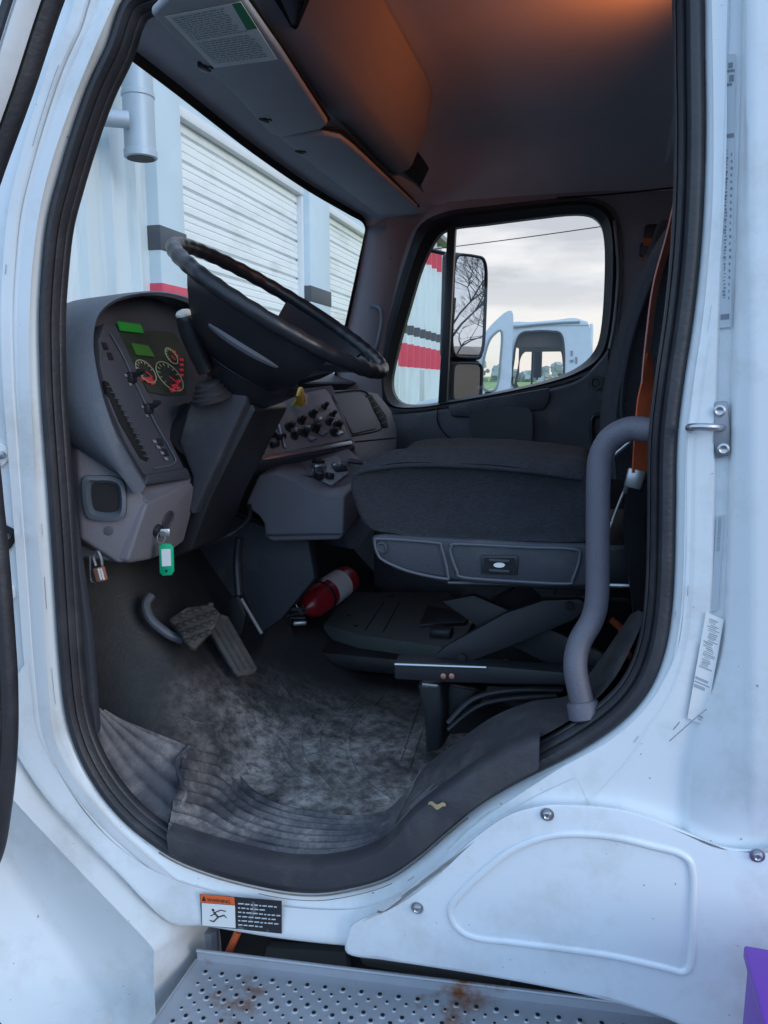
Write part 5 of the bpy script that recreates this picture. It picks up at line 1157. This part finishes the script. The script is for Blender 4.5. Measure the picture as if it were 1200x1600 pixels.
# tread plate as a grid with dimples: raised small cones with dark holes
nx, ny = 36, 9
b = MB()
def tz(x): return ZT + (x - xL) * (st1.z - st0.z) / (st1.x - st0.x)
b.prism([(xL, yB, tz(xL)), (xR, yB, tz(xR)), (xR, yF, tz(xR)), (xL - .0, yF, tz(xL))], (0, 0, -.004)); b.prism([(xL, yB, tz(xL) + .022), (xR, yB, tz(xR) + .022), (xR, yB, tz(xR) - .03), (xL, yB, tz(xL) - .03)], (0, .004, 0))
b.tube([(xL, yB, tz(xL) + .022), (xR, yB, tz(xR) + .022)], .004, 8)
b.prism([(xL, yF, tz(xL) + .002), (xR, yF, tz(xR) + .002), (xR, yF, tz(xR) - .05), (xL, yF, tz(xL) - .05)], (0, -.004, 0))
b.prism([(xL, yB, tz(xL) + .002), (xL, yF, tz(xL) + .002), (xL, yF, tz(xL) - .05), (xL, yB, tz(xL) - .05)], (-.004, 0, 0))
b.build('tread_plate', 'galvanised', S)
hb, hv = MB(), MB()
i = 0; x = xL + .035
while x < xR - .02:
    for j in range(10):
        y = yB - .03 - j * .032 - (.016 if i % 2 else 0)
        if y < yF + .02: continue
        z = tz(x); big = (i + j) % 2 == 0
        hb.lathe((x, y, z - .001), (0, 0, 1), [(0, .0085 if big else .0055), (.0025, .0065 if big else .0042), (.003, .0045 if big else .003)], 10)
        hv.lathe((x, y, z + .0018), (0, 0, 1), [(0, .0045 if big else .003), (.0006, .0042 if big else .0028)], 8)
    x += .0185; i += 1
hb.build('grip_dimple', 'galvanised', S); hv.build('drain_hole', 'void', S)
b = MB(); b.prism([(-.9, .16, .45), (.7, .16, .45), (.7, .16, 1.0), (.2, .16, .78), (-.9, .16, .80)], (0, .3, 0), .01); b.build('chassis', 'metal_dark', T)
b = MB(); b.lathe((-.42, .19, .66), (1, .0, .02), [(0, .10), (.01, .13), (.30, .13), (.31, .10)], 28); b.build('air_tank', 'dust_matte', T)
b = MB(); b.tube([PY(372, 1455, .08), PY(352, 1500, .07), PY(340, 1530, .07)], .008, 8); b.build('orange_hose', 'belt_orange', T)
b = MB(); b.tube([PY(328, 1450, .12), PY(330, 1510, .12)], .02, 10); b.build('step_bracket', 'galvanised', T)
b = MB(); b.prism([PY(a, c, .14) for a, c in ((415, 1480), (540, 1488), (545, 1525), (560, 1560), (405, 1530))], (0, .03, 0), .006); b.build('chassis_bracket', 'dust_matte', T)
b = MB(); b.box(PY(760, 1540, .1), (.07, .05, .012), bev=.003); b.build('bracket_plate', 'steel', T)
# underside closing panel of the cab
b = MB(); b.prism([(-1.1, .06, .75), (.46, .06, .75), (.46, 1.9, .75), (-1.1, 1.9, .75)], (0, 0, .03)); b.build('cab_underside', 'metal_dark', T)
# hood in front (seen only from other positions) and front wall below windshield
b = MB(); b.prism([(-1.34, .2, .85), (-1.34, .2, 1.70), (-1.9, .2, 1.62), (-2.6, .2, 1.35), (-2.75, .2, .7), (-1.34, .2, .6)], (0, 1.5, 0), .08, 3); b.build('engine_hood', 'white_paint', T)
for (x, y) in ((-1.9, .02), (-1.9, 1.62), (3.0, .02), (3.0, 1.62)):
    b = MB(); b.lathe((x, y, .5), (0, 1, 0), [(0, .25), (0, .46), (.03, .5), (.25, .5), (.28, .46), (.28, .25)], 32); wl = b.build('wheel', 'rubber', T)
    b = MB(); b.lathe((x, y + .03, .5), (0, 1, 0), [(0, .08), (.02, .2), (.0, .27), (.2, .27)], 28); b.build('rim', 'steel', wl)

# ================================================================== loose things in and around the cab
ex = thing('fire_extinguisher', 'red fire extinguisher with a white label lying on the cab floor by the access panel', 'extinguisher', tuple(PZ(495, 960, .95)))
ea = PY(478, 950, 1.06); eb = PY(545, 903, 1.30); axd = (eb - ea).normalized(); ln = (eb - ea).length * 1.02
print('ext', ea, eb, ln)
rE = .052
zoff = Vector((0, 0, 0)); a0 = ea
b = MB(); b.lathe(a0, axd, [(-.012, .018), (-.006, .022), (0, .03), (.02, rE * .86), (.04, rE), (ln - .03, rE), (ln - .01, rE * .92), (ln, rE * .7)], 32); b.build('cylinder', 'red_paint', ex)
b = MB(); b.lathe(a0, axd, [(ln * .48, rE + .0006), (ln * .78, rE + .0006)], 32); b.build('label', 'white_decal', ex)
b = MB(); b.lathe(a0, axd, [(ln * .35, rE + .002), (ln * .39, rE + .002)], 32); b.build('bracket_strap', 'metal_dark', ex)
b = MB(); b.lathe(a0 - axd * .045, axd, [(0, .014), (.04, .016)], 16); b.build('valve', 'steel', ex)
b = MB(); q = a0 - axd * .04
b.box(q + Vector((-.03, -.01, .012)), (.11, .018, .014), Matrix.Rotation(R(25), 3, 'Z'), .004); b.box(q + Vector((-.03, -.02, -.012)), (.12, .018, .012), Matrix.Rotation(R(10), 3, 'Z'), .004); b.build('handle', 'black_plastic', ex)
b = MB(); b.tube(cr([q, q + Vector((-.05, -.04, -.01)), q + Vector((-.09, -.02, -.03)), q + Vector((-.06, .03, -.035)), q + Vector((.02, .0, -.03))], 6), .009, 8); b.build('hose', 'rubber', ex)
b = MB(); b.tube(cr([q + Vector((0, 0, .01)), q + Vector((-.02, 0, .05)), q + Vector((-.03, -.02, .07)), q + Vector((-.015, -.03, .05))], 5), .0015, 6); b.box(q + Vector((.02, -.04, -.02)), (.045, .02, .015), Matrix.Rotation(.4, 3, 'Z'), .004); b.build('pull_pin', 'steel', ex)

kc = KB + KPL.n * .02
ky = thing('key_ring', 'ignition key in the dash with a green plastic tag hanging from its ring', 'keys', tuple(kc))
b = MB(); b.box(kc, (.022, .004, .018), Matrix.Rotation(R(25), 3, 'Z'), .002); b.tube([KB, kc], .003, 6); b.build('key', 'steel', ky)
b = MB(); rcn = PY(252, 840, kc.y - .012); b.ring([rcn + Vector((.010 * math.cos(t), .004 * math.sin(t), .012 * math.sin(t))) for t in [2 * math.pi * k / 20 for k in range(20)]], .0014, 6); b.build('split_ring', 'steel', ky)
ty = kc.y - .014
b = MB(); b.prism([PY(a, c, ty) for a, c in ((248, 852), (254, 849), (265, 850), (270, 855), (271, 893), (267, 899), (254, 900), (249, 895))], (0, .005, 0), .0015, 2); b.build('tag', 'tag_green', ky)
b = MB(); b.prism([PY(a, c, ty - .001) for a, c in ((252, 858), (266, 858), (267, 884), (253, 885))], (0, .001, 0)); b.build('tag_paper', 'paper', ky)
b = MB(); b.lathe(PY(260, 892, ty - .001), (0, -1, 0), [(0, .003), (.0005, .003)], 10); b.build('tag_hole', 'void', ky)

pk_ = thing('padlock', 'small copper-coloured padlock hanging from the lower dash corner', 'padlock', tuple(PY(158, 912, .10)))
b = MB(); b.box(PY(157, 897, .10), (.022, .014, .03), Matrix.Rotation(R(-14), 3, 'Y'), .003, 2); b.build('body', 'copper', pk_)
b = MB(); b.box(PY(156, 897, .092), (.004, .002, .024), Matrix.Rotation(R(-14), 3, 'Y')); b.box(PY(160, 897, .092), (.003, .002, .024), Matrix.Rotation(R(-14), 3, 'Y')); b.build('body_stripe', 'white_decal', pk_)
b = MB(); b.tube(cr([PY(150, 884, .10), PY(146, 868, .10), PY(153, 862, .10), PY(158, 872, .10), PY(160, 884, .10)], 5), .003, 8); b.tube(cr([PY(141, 868, .12), PY(142, 905, .12), PY(150, 912, .12)], 4), .003, 6); b.build('shackle', 'steel', pk_)

# paper tucked on the first visor
VZ = 2.349
sh = thing('paper_sheet', 'printed paper sheet with a green header strip held flat under the first sun visor', 'paper', tuple(PZ(340, 60, VZ)))
b = MB(); b.prism([PZ(a, c, VZ) for a, c in ((258, 25), (376, 2), (433, 92), (334, 105))], (0, 0, -.0015)); b.build('sheet', 'paper', sh)
b = MB(); b.prism([PZ(a, c, VZ - .002) for a, c in ((362, 6), (376, 3), (402, 44), (386, 47))], (0, 0, -.0004)); b.build('green_header', 'paper_green', sh)
b = MB(); rnd = random.Random(5)
A_, B_, C_, D_ = (262, 28), (360, 8), (334, 102), (428, 90)
def bil(s_, t): 
    x = (A_[0] * (1 - s_) + B_[0] * s_) * (1 - t) + (C_[0] * (1 - s_) + D_[0] * s_) * t; y = (A_[1] * (1 - s_) + B_[1] * s_) * (1 - t) + (C_[1] * (1 - s_) + D_[1] * s_) * t; return PZ(x, y, VZ - .0022)
for r_ in range(24):
    t = .03 + r_ * .04; s_ = .05
    if r_ in (12,): continue
    while s_ < .9:
        l = rnd.uniform(.02, .12); e = min(.95, s_ + l)
        if not (t < .45 and e > .88): b.loft([[bil(s_, t), bil(e, t)], [bil(s_, t + .017), bil(e, t + .017)]], False)
        s_ = e + .02
b.build('print', 'ink_faint', sh)

lf = thing('dead_leaf', 'small curled dry leaf lying on the black sill guard', 'leaf', tuple(PY(685, 1255, .01)))
b = MB(); l0 = PY(670, 1254, -.012); l1 = PY(697, 1257, -.012); ld_ = l1 - l0
rr = [[l0 + ld_ * t + Vector((0, -.004 - .003 * math.sin(t * 3.1), w_ * (.6 + .8 * math.sin(t * 2.9)) * .007 + .003 * math.sin(t * 9))) for w_ in (-.5, 0, .5)] for t in [i / 8 for i in range(9)]]
b.loft(rr, False); b.build('blade', 'leaf', lf)

pb = thing('storage_tote', 'plain purple plastic tote at the right edge below the step fairing', 'tote', (.33, -.25, .5))
b = MB(); pc = PY(1168, 1490, -.16); b.box((pc.x + .15, -.28, pc.z - .17), (.30, .24, .34), bev=.008, seg=3); b.build('body', 'purple', pb)
b = MB(); b.box((pc.x + .15, -.28, pc.z + .0), (.31, .25, .02), bev=.004); b.build('lid', 'purple', pb)
b = MB(); b.box((pc.x + .15, -.28, (pc.z - .34) / 2 - .005), (.34, .28, pc.z - .34 - .01), bev=.01); pst = b.build('support_crate', 'plain_white'); pst['label'] = 'plain pale crate standing under the purple tote'; pst['category'] = 'crate'
